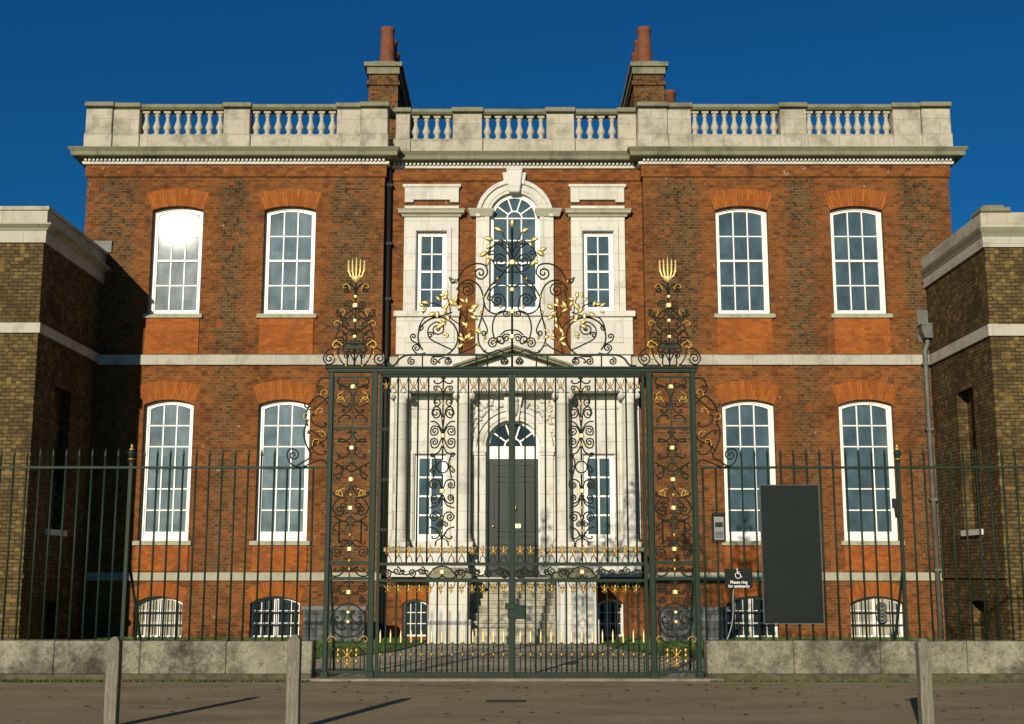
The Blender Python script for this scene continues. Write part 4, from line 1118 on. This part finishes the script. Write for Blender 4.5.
# crests over the side panels
def crest(sx):
    xc = sx*2.365
    e = bpy.data.objects.new('panel_crest', None); link(e, screen); loc = (xc, YG, zb1+.03); e.location = Vector(loc)-Vector(WO['gate_screen']); WO[e.name] = loc
    def g(dx, v): return (xc+dx*sx*.0150, Zv(v, YG))
    s_ = MB(); put(s_, [g(0, 367), g(0, 278)], .013)
    for s in (-1, 1):
        def h(dx, v): return g(s*dx, v)
        put(s_, hook([h(5, 366), h(11, 364), h(16, 356), h(18, 348), h(26, 350), h(31, 358), h(28, 364)], h(25, 358.5), .1, 1.6, -s*sx))
        put(s_, [h(7, 367), h(7, 354)]); put(s_, hook([h(0, 362), h(3, 356), h(6, 352), h(10, 354)], h(7.5, 355.5), .04, 1.2, -s*sx))
        put(s_, hook([h(12, 348), h(8, 338), h(14, 330), h(19, 336), h(18, 344)], h(15, 340), .06, 1.4, -s*sx))
        put(s_, [h(10, 346), h(8, 338)]); put(s_, scroll(h(4, 342), h(11, 350), 'C', s*sx, 1.0)); put(s_, scroll(h(3, 330), h(11, 334), 'S', s*sx, 1.0))
        put(s_, hook([h(0, 336), h(6, 330), h(12, 326), h(15, 318), h(20, 310)], h(18, 314), .05, 1.2, s*sx))
        put(s_, hook([h(0, 322), h(6, 318), h(12, 322)], h(9, 324), .04, 1.2, -s*sx)); put(s_, scroll(h(4, 312), h(13, 316), 'C', s*sx, 1.0))
        put(s_, arcpts([h(0, 308), h(7, 312), h(13, 320), h(17, 330)])); put(s_, spiral(h(6, 304.5), .07, R(200), 1.6, s*sx))
        put(s_, hook([h(0, 298), h(2, 288), h(7, 284), h(11, 287)], h(9, 289.5), .04, 1.2, -s*sx), .015)
        put(s_, scroll(h(4, 352), h(16, 344), 'C', -s*sx, .9)); put(s_, [h(0, 344), h(10, 344)])
    obj('scrollwork', s_, 'irondark', e)
    b_ = MB(); b_.box(xc-.16, xc+.16, YG-.02, YG+.02, Zv(349, YG), Zv(346, YG)); b_.box(xc-.12, xc+.12, YG-.02, YG+.02, Zv(344, YG)+.01, Zv(343, YG)+.01); obj('crest_bar', b_, 'iron', e)
    # five-pronged gilt finial
    f = MB()
    for k in (-2, -1, 0, 1, 2):
        top = Zv(257.5+abs(k)*1.4, YG); b0 = Zv(279, YG)
        pts = [(xc+k*.01, YG, b0), (xc+k*.045, YG, b0+.05), (xc+k*.058, YG, b0+.14), (xc+k*.062, YG, top)]
        f.tube(pts, .013, 6, taper=lambda t: 1.0 if t < .9 else .5)
        for q in range(4): z = b0+.12+q*.05; f.lathe(xc+k*.060, YG, [(.008, -.016), (.019, 0), (.008, .016)], 6, z0=z) if z < top-.02 else None
    f.lathe(xc, YG, [(.01, -.05), (.03, -.03), (.065, .0), (.07, .03), (.02, .05)], 12, z0=Zv(279.5, YG)); obj('gilt_finial', f, 'giltbright', e)
    for v, sc in ((297, .6), (306, 1.0), (321, .7), (337, .7)): x, z = g(0, v); gilt('node', e, x, z, sc=sc)
    for s in (-1, 1):
        for dx, v, rt, sc in ((6, 290, -.3, .8), (13, 324, .3, .8), (13, 316, -1.2, .7), (12, 346, .2, 1.0), (17, 340, 1.6, .9), (19, 352, 2.4, .9)):
            x, z = g(s*dx, v); gilt('curl', e, x, z, rot=rt*s*sx, sc=sc, flip=(s*sx < 0))
    for dx in (-8, 8): x, z = g(dx, 366); gilt('bead', e, x, z)
    return e
crest(-1); crest(1)

# outer scroll brackets that tie the screen to the railings
def bracket(sx):
    e_ = MB()
    def g(u, v): x, z = G(u, v); return (x if sx < 0 else -x, z)
    F = -sx
    put(e_, hook([g(329, 378), g(321, 379), g(316, 388)], g(320, 390), .08, 1.5, F*-1)); put(e_, arcpts([g(329, 404), g(320, 396), g(313, 400), g(308, 408), g(306, 418), g(308, 426)]), .013)
    put(e_, hook([g(329, 396), g(318, 406), g(311, 410), g(305, 406), g(305, 403)], g(308, 405), .05, 1, F)); put(e_, scroll(g(313, 416), g(325, 424), 'C', F, 1.1))
    put(e_, scroll(g(309, 432), g(323, 436), 'S', F, 1.1)); put(e_, arcpts([g(308, 420), g(304, 432), g(306, 444), g(311, 456), g(303, 462), g(295, 467)]), .013)
    put(e_, hook([g(300, 467), g(291, 464), g(287, 455), g(290, 449), g(296, 450)], g(293.5, 455), .07, 1.4, -F)); put(e_, arcpts([g(329, 466), g(322, 460), g(312, 463), g(303, 467)])); put(e_, scroll(g(314, 446), g(325, 452), 'C', F, 1.1))
    put(e_, scroll(g(312, 452), g(322, 446), 'C', -F, .9)); put(e_, arcpts([g(329, 436), g(322, 442), g(316, 440), g(312, 448)]))
    o = obj('scroll_bracket', e_, 'irondark', screen)
    for u, v, rt in ((316, 414, .3), (310, 420, 2), (313, 446, .5), (318, 432, -.8), (321, 396, .4)):
        x, z = g(u, v); gilt('curl', o, x, z, rot=rt*sx, sc=.8, flip=sx > 0)
bracket(-1); bracket(1)

# overthrow above the gates
ov = bpy.data.objects.new('overthrow', None); link(ov, screen); loc = (0, YG, zb1+.03); ov.location = Vector(loc)-Vector(WO['gate_screen']); WO[ov.name] = loc
def ovr(u, v):
    x, z = G(u, v); xc_, _ = G(511.5, v); return (x-xc_, z)
m = MB(); tr = arcpts([ovr(387, 366), ovr(394, 365), ovr(399, 359), ovr(405, 355.5), ovr(411, 355)]); both(m, tr, .016)
xa_, za_ = ovr(411, 355); m.box(xa_, -xa_, YG-.022, YG+.022, za_-.012, za_+.016); obj('overthrow_rail', m, 'iron', ov)
s_ = MB()
def bo(pts, r=IR): both(s_, pts, r)
# small scrolls in the rail
for a, b_ in ((439, 450), ): bo(scroll(ovr(a, 362), ovr(b_, 362), 'C', -1, 1.1))
for u in (411, 434, 447, 503, 497+8): bo(spiral(ovr(u, 361.2), .062, R(90), 1.7, 1 if u in (411, 434, 497+8) else -1))
for u in (422, 476, 487): bo([ovr(u, 356), ovr(u, 367)])
# big rings with inner scroll
n = 36; c0 = ovr(437.5, 337); rad = .30
ring_ = [(c0[0]+math.cos(R(250)+2*PI*i/n*.92)*rad, c0[1]+math.sin(R(250)+2*PI*i/n*.92)*rad) for i in range(n+1)]
bo(ring_, .0135)
bo(hook([ovr(452, 350), ovr(441, 345), ovr(429, 338), ovr(428, 328), ovr(436, 322), ovr(443, 326)], ovr(437, 329), .08, 1.5, -1)); bo(spiral(ovr(430, 335), .05, R(0), 1.4, 1))
bo(hook([ovr(452, 312), ovr(440, 316), ovr(424, 318), ovr(418, 330)], ovr(420, 327), .05, 1.0, 1)) 
bo(hook([ovr(425, 353), ovr(417, 354), ovr(412, 349)], ovr(416, 348), .06, 1.5, -1)); bo(hook([ovr(420, 345), ovr(412, 341), ovr(410, 337)], ovr(413, 336.5), .04, 1.2, -1))
# long arms
bo(hook([ovr(449, 277), ovr(452, 283), ovr(457, 280), ovr(463, 270), ovr(473, 264), ovr(484, 265), ovr(487, 273), ovr(482, 279)], ovr(480, 273), .08, 1.4, -1), .0135)
bo(spiral(ovr(452, 280), .045, R(20), 1.2, -1))
bo(hook([ovr(456, 290), ovr(461, 283), ovr(468, 280), ovr(477, 284), ovr(482, 293), ovr(483.5, 305), ovr(481, 318), ovr(478, 330), ovr(478.5, 343), ovr(484, 352)], ovr(484, 350), .02, .2, 1), .0135)
bo(spiral(ovr(467, 290), .115, R(130), 1.9, -1)); bo(arcpts([ovr(459, 290), ovr(457, 300), ovr(461, 312), ovr(468, 322)]))
bo(hook([ovr(483, 298), ovr(490, 286), ovr(500, 276), ovr(511, 262)], ovr(511, 262), .01, .1), .0135)
bo(hook([ovr(483, 298), ovr(486, 309), ovr(496, 314), ovr(505, 309), ovr(504, 299)], ovr(497, 300), .1, 1.8, 1), .0125)
bo(hook([ovr(511, 288), ovr(502, 284), ovr(492, 288), ovr(487, 298)], ovr(490, 298), .05, 1.0, 1))
bo(hook([ovr(511, 272), ovr(504, 272), ovr(496, 268), ovr(493, 260), ovr(498, 254), ovr(505, 257)], ovr(500, 261), .08, 1.4, -1)); bo(hook([ovr(511, 262), ovr(505, 250), ovr(496, 244), ovr(489, 250)], ovr(492, 252), .04, 1.1, 1))
bo(hook([ovr(511, 256), ovr(507, 244), ovr(500, 240)], ovr(501, 243), .04, 1.0, 1)); bo(arcpts([ovr(493, 262), ovr(488, 256), ovr(490, 250)]))
bo(hook([ovr(511, 313), ovr(502, 311), ovr(495, 316), ovr(492, 328), ovr(495, 340), ovr(502, 344)], ovr(499, 340), .04, 1.2, 1), .0125)
bo(spiral(ovr(505.5, 338), .07, R(0), 1.7, 1)); bo(spiral(ovr(505.5, 313.5), .055, R(0), 1.5, -1)); bo(spiral(ovr(492.5, 343), .09, R(0), 1.9, 1)); bo(arcpts([ovr(511, 330), ovr(505, 331), ovr(500, 335)]))
bo(hook([ovr(482, 318), ovr(487, 330), ovr(484, 336)], ovr(484, 333), .05, 1.1, -1)); bo(arcpts([ovr(478, 343), ovr(470, 349), ovr(458, 354)])); bo(arcpts([ovr(484, 352), ovr(490, 353), ovr(498, 350), ovr(505, 354)]))
# leaf stems
bo(arcpts([ovr(460, 354), ovr(463, 340), ovr(460, 326), ovr(450, 318), ovr(440, 306), ovr(430, 303)]), .010); bo(arcpts([ovr(461, 330), ovr(466, 318), ovr(467, 306)]), .010); bo(arcpts([ovr(462, 342), ovr(467, 338), ovr(471, 330)]), .009); bo(arcpts([ovr(450, 318), ovr(449, 306), ovr(447, 298)]), .009)
put(s_, [ovr(511.5, 367), ovr(511.5, 228)], .018)
bo(arcpts([ovr(511, 246), ovr(504, 238), ovr(502, 232)]), .009); bo(arcpts([ovr(511, 250), ovr(498, 243), ovr(489, 250), ovr(486, 258)]), .009)
obj('scrollwork', s_, 'irondark', ov)
rg = random.Random(11)
leaves = [(502, 231, -1.1, 1), (511.5, 226, 0, 1.0), (493, 240, -1.3, .9), (487, 250, -2.2, .9), (489, 257, -2.7, .9), (430, 303, -1.5, .9), (424, 306, -1.0, .7), (446, 297, .1, .9), (440, 300, -.7, .7), (436, 312, -2.0, .9), (444, 310, .7, 1), (454, 305, -.6, .9), (457, 308, .9, .8), (466, 303, .1, .9), (470, 308, 1.0, .9), (470, 315, 2.0, .8), (444, 322, -2.2, 1), (449, 320, -.4, .8), (448, 332, -2.6, .8), (466, 328, .3, .7), (465, 340, -1.0, .8), (468, 338, 1.2, .8), (462, 336, -.5, .6), (474, 331, 1.0, .7)]
for u, v, rt, sc in leaves:
    x, z = ovr(u, v)
    for s in ((1, -1) if abs(u-511.5) > 1 else (1,)):
        o = gilt('leaf', ov, x*s, z-.03, rot=rt*s+rg.uniform(-.2, .2), sc=sc*rg.uniform(.75, 1.0), y=YG-.03-rg.uniform(0, .05))
        o.rotation_euler = (rg.uniform(-.4, .4), rt*s, rg.uniform(-.5, .5))
        if abs(u-511.5) > 12:
            o = gilt('leaf', ov, x*s+rg.uniform(-.05, .05), z-.03+rg.uniform(-.05, .05), sc=rg.uniform(.55, .8), y=YG-.06); o.rotation_euler = (rg.uniform(-.4, .4), rt*s+rg.choice((-1.1, 1.2)), rg.uniform(-.5, .5))
for v, sc in ((263, 1.1), (290, .8), (312, .9), (337, .9)): x, z = ovr(511.5, v); gilt('node', ov, x, z, sc=sc)
for u, v in ((483, 297), (497, 279), (500, 307), (481, 313), (495, 341), (478, 345), (485, 338), (456, 282)):
    x, z = ovr(u, v)
    for s in (1, -1): gilt('bead', ov, x*s, z, sc=1.1)

# gate leaves
def gate_leaf(sx, lab):
    t = thing('gate_leaf', lab, 'gate', (sx*1.97, YG, .05), 'pair of tall iron gate leaves')
    X0, X1 = .006, 1.975
    zt_ = zb0-.014; zbm = Zv(677, YG)
    fr_ = MB()
    def bx(a, b_, y, z0, z1): fr_.box(*sorted((sx*a, sx*b_)), YG-y, YG+y, z0, z1)
    bx(X0, .05, .03, zbm, zt_); bx(1.93, X1, .03, zbm, zt_)
    for v, th in ((376.2, .010), (564, .024), (580.5, .024), (674.5, .03)):
        z = Zv(v, YG); bx(.05, 1.93, .022, z-th, z+th)
    obj('frame', fr_, 'iron', t, bev=.003)
    zlow, zmid, zmid2, zup = Zv(674, YG), Zv(580, YG), Zv(564, YG), Zv(377, YG)
    up = [.194, .344, .495, .65, .806, 1.247, 1.40, 1.546, 1.70, 1.85-.02]
    low = [.194+(1.83-.194)*i/11 for i in range(12)]
    bu = MB(); bu.tube([(0, 0, 0), (0, 0, zup-zmid2)], .0145, 6)
    bl = MB(); bl.tube([(0, 0, 0), (0, 0, zmid-zlow)], .0145, 6)
    ztd = Zv(641, YG)
    bd = MB(); bd.tube([(0, 0, 0), (0, 0, ztd-zlow)], .009, 5)
    f = None
    for x in up:
        l = (sx*x, YG, zmid2)
        if 'ub' not in protos: protos['ub'] = obj('bar', bu, 'iron', t, at=l, local=True)
        else: inst(protos['ub'], t, l)
    for x in low:
        l = (sx*x, YG, zlow)
        if 'lb' not in protos: protos['lb'] = obj('bar', bl, 'iron', t, at=l, local=True)
        else: inst(protos['lb'], t, l)
    sp = low[1]-low[0]
    ty = MB()
    tip = MB(); tip.lathe(0, 0, [(.006, -.03), (.015, -.012), (.010, .02), (.013, .06), (.010, .11), (.002, .165)], 8)
    for i in range(13):
        x = low[0]-sp/2+sp*i; l = (sx*x, YG, zlow)
        if 'db' not in protos: d = protos['db'] = obj('dog_bar', bd, 'iron', t, at=l, local=True)
        else: d = inst(protos['db'], t, l)
        l2 = (sx*x, YG-.004, ztd)
        if 'tip' not in protos: protos['tip'] = obj('gilt_tip', tip, 'giltbright', d, at=l2, local=True)
        else: inst(protos['tip'], d, l2)
        gilt('bead', d, sx*x, Zv(654.5, YG), sc=.9, y=YG-.012)
        if i < 12: put(ty, [(sx*q[0], q[1]) for q in arcpts([(x, ztd-.0), (x+.25*sp, ztd-.05), (x+.75*sp, ztd-.05), (x+sp, ztd)])], .008)
    obj('arched_ties', ty, 'iron', t)
    # fleuron rows
    orn = MB()
    xs_up = [.12, .27, .42, .572, .728, 1.32, 1.47, 1.62, 1.77, 1.88]
    for x in xs_up:
        gilt('fleu', t, sx*x, Zv(386.5, YG), sc=.62, y=YG)
        for s in (-1, 1): put(orn, [(sx*q[0], q[1]) for q in arcpts([(x+s*.055, Zv(379, YG)), (x+s*.045, Zv(383, YG)), (x+s*.012, Zv(387, YG)), (x+s*.04, Zv(390, YG)), (x+s*.03, Zv(393, YG))])], .007)
    xs_m = [.12+.1535*i for i in range(12)]
    for i, x in enumerate(xs_m):
        gilt('fleu', t, sx*x, Zv(551.5, YG), sc=.8, y=YG); gilt('fleu', t, sx*x, Zv(590, YG), sc=.75, y=YG, rot=PI if False else 0)
        for s in (-1, 1):
            put(orn, [(sx*q[0], q[1]) for q in arcpts([(x, Zv(555, YG)), (x+s*.03, Zv(558, YG)), (x+s*.04, Zv(561, YG)), (x+s*.06, Zv(563, YG))])], .007)
            put(orn, [(sx*q[0], q[1]) for q in arcpts([(x+s*.06, Zv(582, YG)), (x+s*.045, Zv(586, YG)), (x+s*.01, Zv(588, YG))])], .007)
    # scroll frieze in the middle band
    def gg(dx, v): return (sx*dx, Zv(v, YG))
    for a, b_, k, fl in ((.12, .50, 'S', 1), (.50, .80, 'S', -1), (.80, 1.02, 'C', 1), (1.24, 1.02, 'C', -1), (1.30, 1.58, 'S', 1), (1.60, 1.88, 'S', -1)):
        put(orn, scroll(gg(a, 572), gg(b_, 572.5), k, fl*sx, 1.05))
    put(orn, arcpts([gg(.80, 578), gg(.90, 569), gg(1.02, 566.5), gg(1.14, 569), gg(1.24, 578)]))
    gilt('node', t, sx*1.02, Zv(572, YG), sc=.9, rot=PI/2)
    # vertical scroll panel
    pc = 1.027; W_ = .19
    def h(s, dx, v): return (sx*(pc+s*dx*W_/14), Zv(v, YG))
    for s in (-1, 1):
        F = s*sx
        def sc_(p, q, kind, fl, turns=1.2, k0=PI*.9): put(orn, scroll(p, q, kind, fl*F, turns, k0))
        sc_(h(s, 9, 381), h(s, 2, 379), 'C', -1, .8); put(orn, hook([h(s, 0, 396), h(s, 3, 388), h(s, 8, 386)], h(s, 8, 388.5), .03, 1.1, -F))
        put(orn, hook([h(s, 0, 394), h(s, 6, 395), h(s, 10, 401), h(s, 8, 406)], h(s, 7, 402), .04, 1.2, -F))
        put(orn, hook([h(s, 0, 428), h(s, 3, 410), h(s, 9, 407), h(s, 12, 413), h(s, 9, 418)], h(s, 8, 413), .06, 1.5, -F))
        put(orn, arcpts([h(s, 13.5, 421.5), h(s, 8, 422), h(s, 3, 427), h(s, 0, 433)]))
        put(orn, hook([h(s, 1, 434), h(s, 5, 427), h(s, 12, 427), h(s, 13, 434), h(s, 9, 435)], h(s, 9, 431), .05, 1.3, -F))
        put(orn, hook([h(s, 1, 438), h(s, 6, 447), h(s, 12, 447), h(s, 13, 440), h(s, 9, 438.5)], h(s, 9, 442), .05, 1.3, F))
        put(orn, arcpts([h(s, 0, 444), h(s, 4, 452), h(s, 9, 455), h(s, 7, 462), h(s, 8, 470), h(s, 10, 478)])); put(orn, spiral(h(s, 11, 455), .035, 0, 1.4, F))
        put(orn, hook([h(s, 7, 468), h(s, 9, 466), h(s, 12, 469)], h(s, 11, 471), .03, 1, -F))
        put(orn, hook([h(s, 1, 490), h(s, 4, 481), h(s, 12, 480), h(s, 13, 487), h(s, 9, 488)], h(s, 9, 485), .05, 1.4, -F))
        put(orn, hook([h(s, 1, 495), h(s, 5, 502), h(s, 11, 503), h(s, 12, 497), h(s, 9, 495)], h(s, 9, 498), .05, 1.3, F)); put(orn, arcpts([h(s, 1, 498), h(s, 5, 505), h(s, 13.5, 508)]))
        put(orn, hook([h(s, 0, 528), h(s, 2, 515), h(s, 8, 512), h(s, 13, 516), h(s, 11, 520)], h(s, 8.5, 517), .05, 1.4, -F)); put(orn, spiral(h(s, 4, 524), .045, R(90), 1.5, F))
        put(orn, arcpts([h(s, 13.5, 527), h(s, 7, 529), h(s, 2, 535), h(s, 0, 541)])); sc_(h(s, 4, 534), h(s, 10, 537), 'C', 1, .9)
        put(orn, arcpts([h(s, 0, 538), h(s, 6, 541), h(s, 7, 546)]))
    put(orn, [(sx*pc+math.cos(2*PI*i/24)*.085, Zv(467, YG)+math.sin(2*PI*i/24)*.085) for i in range(25)])
    for a, b_ in ((377, 460), (474, 562)): put(orn, [h(1, 0, a), h(1, 0, b_)], .0125)
    for x_, d_ in ((.20, 1), (.36, -1), (.58, 1), (.74, -1), (1.32, 1), (1.46, -1), (1.68, 1), (1.82, -1)): put(orn, [(sx*q[0], q[1]) for q in spiral((x_, Zv(572, YG)+.015*d_), .062, R(90*d_), 1.6, d_)])
    obj('scrollwork', orn, 'irondark', t)
    for v, sc in ((436, .9), (491, .9)): gilt('node', t, sx*pc, Zv(v, YG), sc=sc)
    for v in (404, 419, 445, 508, 518, 531): gilt('bead', t, sx*pc, Zv(v, YG), sc=1.1, y=YG-.016)
    for s in (-1, 1): gilt('curl', t, sx*pc, Zv(391, YG), sc=.6, rot=0, flip=s < 0)
    # ring pull
    rp = MB(); cx, cz = sx*.105, Zv(574, YG); rp.tube([(cx+math.cos(2*PI*i/16)*.055, YG-.05, cz+math.sin(2*PI*i/16)*.055) for i in range(17)], .014, 6); rp.box(cx-.02, cx+.02, YG-.05, YG-.02, cz+.03, cz+.07); obj('ring_pull', rp, 'black', t)
    if sx > 0:
        lk = MB(); x0, z0 = G(514, 619); x1, z1 = G(525, 603); lk.box(x0-.09, x1, YG-.05, YG+.03, z0, z1-.03); lk.box(x0-.13, x0+.03, YG-.06, YG+.03, z1-.09, z1); obj('lock_box', lk, 'iron', t, bev=.008)
    return t
gate_leaf(-1, 'left leaf of the closed iron gates, with gilt spikes and a scroll panel')
gate_leaf(1, 'right leaf of the closed iron gates, carrying the lock box')
m = MB(); m.box(-.03, .03, YG-.045, YG-.031, Zv(677, YG), zb0); obj('meeting_strip', m, 'iron', screen)

# ------------------------------------------------------------ signs and box on the railings
YSG = YR-.07
a, b_ = P(762.5, 555, YSG), P(820.8, 555, YSG); z0, z1 = Zv(623, YSG), Zv(485.5, YSG)
t = thing('notice_board', 'large blank dark slate coloured board fixed on the railings before the lower window', 'notice board', ((a[0]+b_[0])/2, YSG, z0))
m = MB(); m.box(a[0], b_[0], YSG, YSG+.03, z0, z1); obj('board_panel', m, 'board', t, bev=.004)
m = MB(); e = .012
m.ring([(a[0]-e, z0-e), (b_[0]+e, z0-e), (b_[0]+e, z1+e), (a[0]-e, z1+e)], [(a[0], z0), (b_[0], z0), (b_[0], z1), (a[0], z1)], YSG-.006, YSG+.034); obj('board_edge', m, 'edge', t)
m = MB()
for z in (z0+.3, z1-.3): m.box(a[0]+.1, b_[0]-.1, YSG+.034, YSG+.05, z-.03, z+.03)
obj('fixing_rail', m, 'steel', t)
a, b_ = P(724.8, 578, YSG), P(752.5, 578, YSG); z0, z1 = Zv(588.3, YSG), Zv(569, YSG)
cxs = (a[0]+b_[0])/2
t = thing('small_sign', 'small dark sign with white wheelchair symbol on the railings, beside the large board', 'sign', (cxs, YSG, z0))
m = MB(); m.box(a[0], b_[0], YSG, YSG+.012, z0, z1); obj('sign_panel', m, 'board', t)
ys = YSG-.003
def text(body, size, x, z, parent):
    c = bpy.data.curves.new('lettering', 'FONT'); c.body = body; c.size = size; c.align_x = 'CENTER'; c.align_y = 'CENTER'; c.extrude = .0008; c.offset = .0012
    c.materials.append(M['letter']); tmp = bpy.data.objects.new('tmp', c); me = bpy.data.meshes.new_from_object(tmp); bpy.data.objects.remove(tmp)
    if not me.materials: me.materials.append(M['letter'])
    o = bpy.data.objects.new('lettering', me); link(o, parent)
    o.location = Vector((x, ys, z))-Vector(WO[parent.name]); o.rotation_euler = (PI/2, 0, 0)
text('Please ring', .058, cxs, z0+.086, t); text('for assistance', .056, cxs, z0+.030, t)
ic = MB(); ix, iz = cxs-.005, z0+.19
ic.tube([(ix-.012, ys, iz+.065), (ix-.010, ys, iz+.02)], .008, 6); ic.lathe(ix-.015, ys, [(.001, -.013), (.010, -.008), (.013, 0), (.010, .008), (.001, .013)], 10, z0=iz+.082)
ic.tube([(ix-.010, ys, iz+.02), (ix+.026, ys, iz+.018), (ix+.042, ys, iz-.03), (ix+.058, ys, iz-.026)], .007, 6); ic.tube([(ix-.011, ys, iz+.045), (ix+.022, ys, iz+.043)], .006, 6)
ic.tube([(ix-.002+math.cos(R(120+i*17))*.042, ys, iz-.005+math.sin(R(120+i*17))*.042) for i in range(15)], .0055, 5); obj('wheelchair_symbol', ic, 'letter', t)
a, b_ = P(712, 528, YSG), P(724.5, 528, YSG); z0, z1 = Zv(542.5, YSG), Zv(513.5, YSG)
t = thing('intercom', 'grey metal entry phone in a dark case on the railing post, above the small sign', 'intercom', ((a[0]+b_[0])/2, YSG, z0))
m = MB(); m.box(a[0], b_[0], YSG-.06, YSG+.03, z0, z1); m.box(a[0]-.008, b_[0]+.008, YSG-.085, YSG-.06, z1-.03, z1+.01); obj('case', m, 'black', t, bev=.008)
m = MB(); m.box(a[0]+.022, b_[0]-.022, YSG-.068, YSG-.058, z0+.04, z1-.05); obj('face_plate', m, 'steel', t)
m = MB(); m.box(a[0]+.035, b_[0]-.035, YSG-.073, YSG-.066, z1-.20, z1-.13); m.lathe(0, 0, [(.001, 0), (.001, .001)], 4); 
for k_ in range(5): m.box(a[0]+.035, b_[0]-.035, YSG-.072, YSG-.066, z0+.07+k_*.018, z0+.078+k_*.018)
obj('grille', m, 'black', t)
m = MB(); q = [P(733.5, 589, YSG+.05), P(733, 600, YSG+.05), P(733, 615, YSG+.05), P(731, 628, YSG+.05), P(727, 640, YSG+.05)]
m.tube([(x, YSG+.05, z) for x, z in arcpts(q)], .011, 6); tag(obj('cable', m, 'steel'), 'thin grey cable hanging below the small sign on the railings', 'cable')

# fallen leaves and grit on the pavement
lf = MB()
for _ in range(190):
    x = random.uniform(-8, 8); y = 18.1-abs(random.gauss(0, 2.2)) if random.random() < .75 else random.uniform(11, 18)
    a = random.random()*PI; w, l = random.uniform(.012, .03), random.uniform(.02, .05); cs, sn = math.cos(a), math.sin(a)
    if y < 10: continue
    lf.add([(x-cs*l, y-sn*l, .004), (x+sn*w, y-cs*w, .012), (x+cs*l, y+sn*l, .006), (x-sn*w, y+cs*w, .016)], [(0, 1, 2, 3)])
M['deadleaf'] = plain('dead_leaf', (.07, .045, .02), .8, var=.5, scale=3)
k = obj('leaf_litter', lf, 'deadleaf'); k['kind'] = 'stuff'

# ------------------------------------------------------------ timber bollards
def bollard(u, vt, dist, lab, seed):
    x, zt_ = P(u, vt, dist); rg = random.Random(seed); w = .062
    m = MB(); zs_ = [0, .2, .45, .7, zt_-.05, zt_]
    vs = []
    for i, z in enumerate(zs_):
        k = w*(1+rg.uniform(-.03, .03)) if i < 5 else w*.35
        ox, oy = rg.uniform(-.003, .003), rg.uniform(-.003, .003)
        vs += [(x-k+ox, dist-k+oy, z), (x+k+ox, dist-k+oy, z), (x+k+ox, dist+k+oy, z), (x-k+ox, dist+k+oy, z)]
    fs = [(i*4+j, i*4+(j+1) % 4, (i+1)*4+(j+1) % 4, (i+1)*4+j) for i in range(5) for j in range(4)]+[(20, 21, 22, 23)]
    m.add(vs, fs); o = obj('bollard', m, 'timber', at=(x, dist, 0), bev=.006)
    tag(o, lab, 'bollard', 'square timber bollards on the pavement')
bollard(115.5, 636.5, 12.85, 'square timber bollard standing before the shaded left wing', 1)
bollard(295, 634.5, 12.6, 'square timber bollard standing nearest the gates, before the left end of the screen', 2)
bollard(922, 638, 12.75, 'square timber bollard standing alone before the right railing', 3)
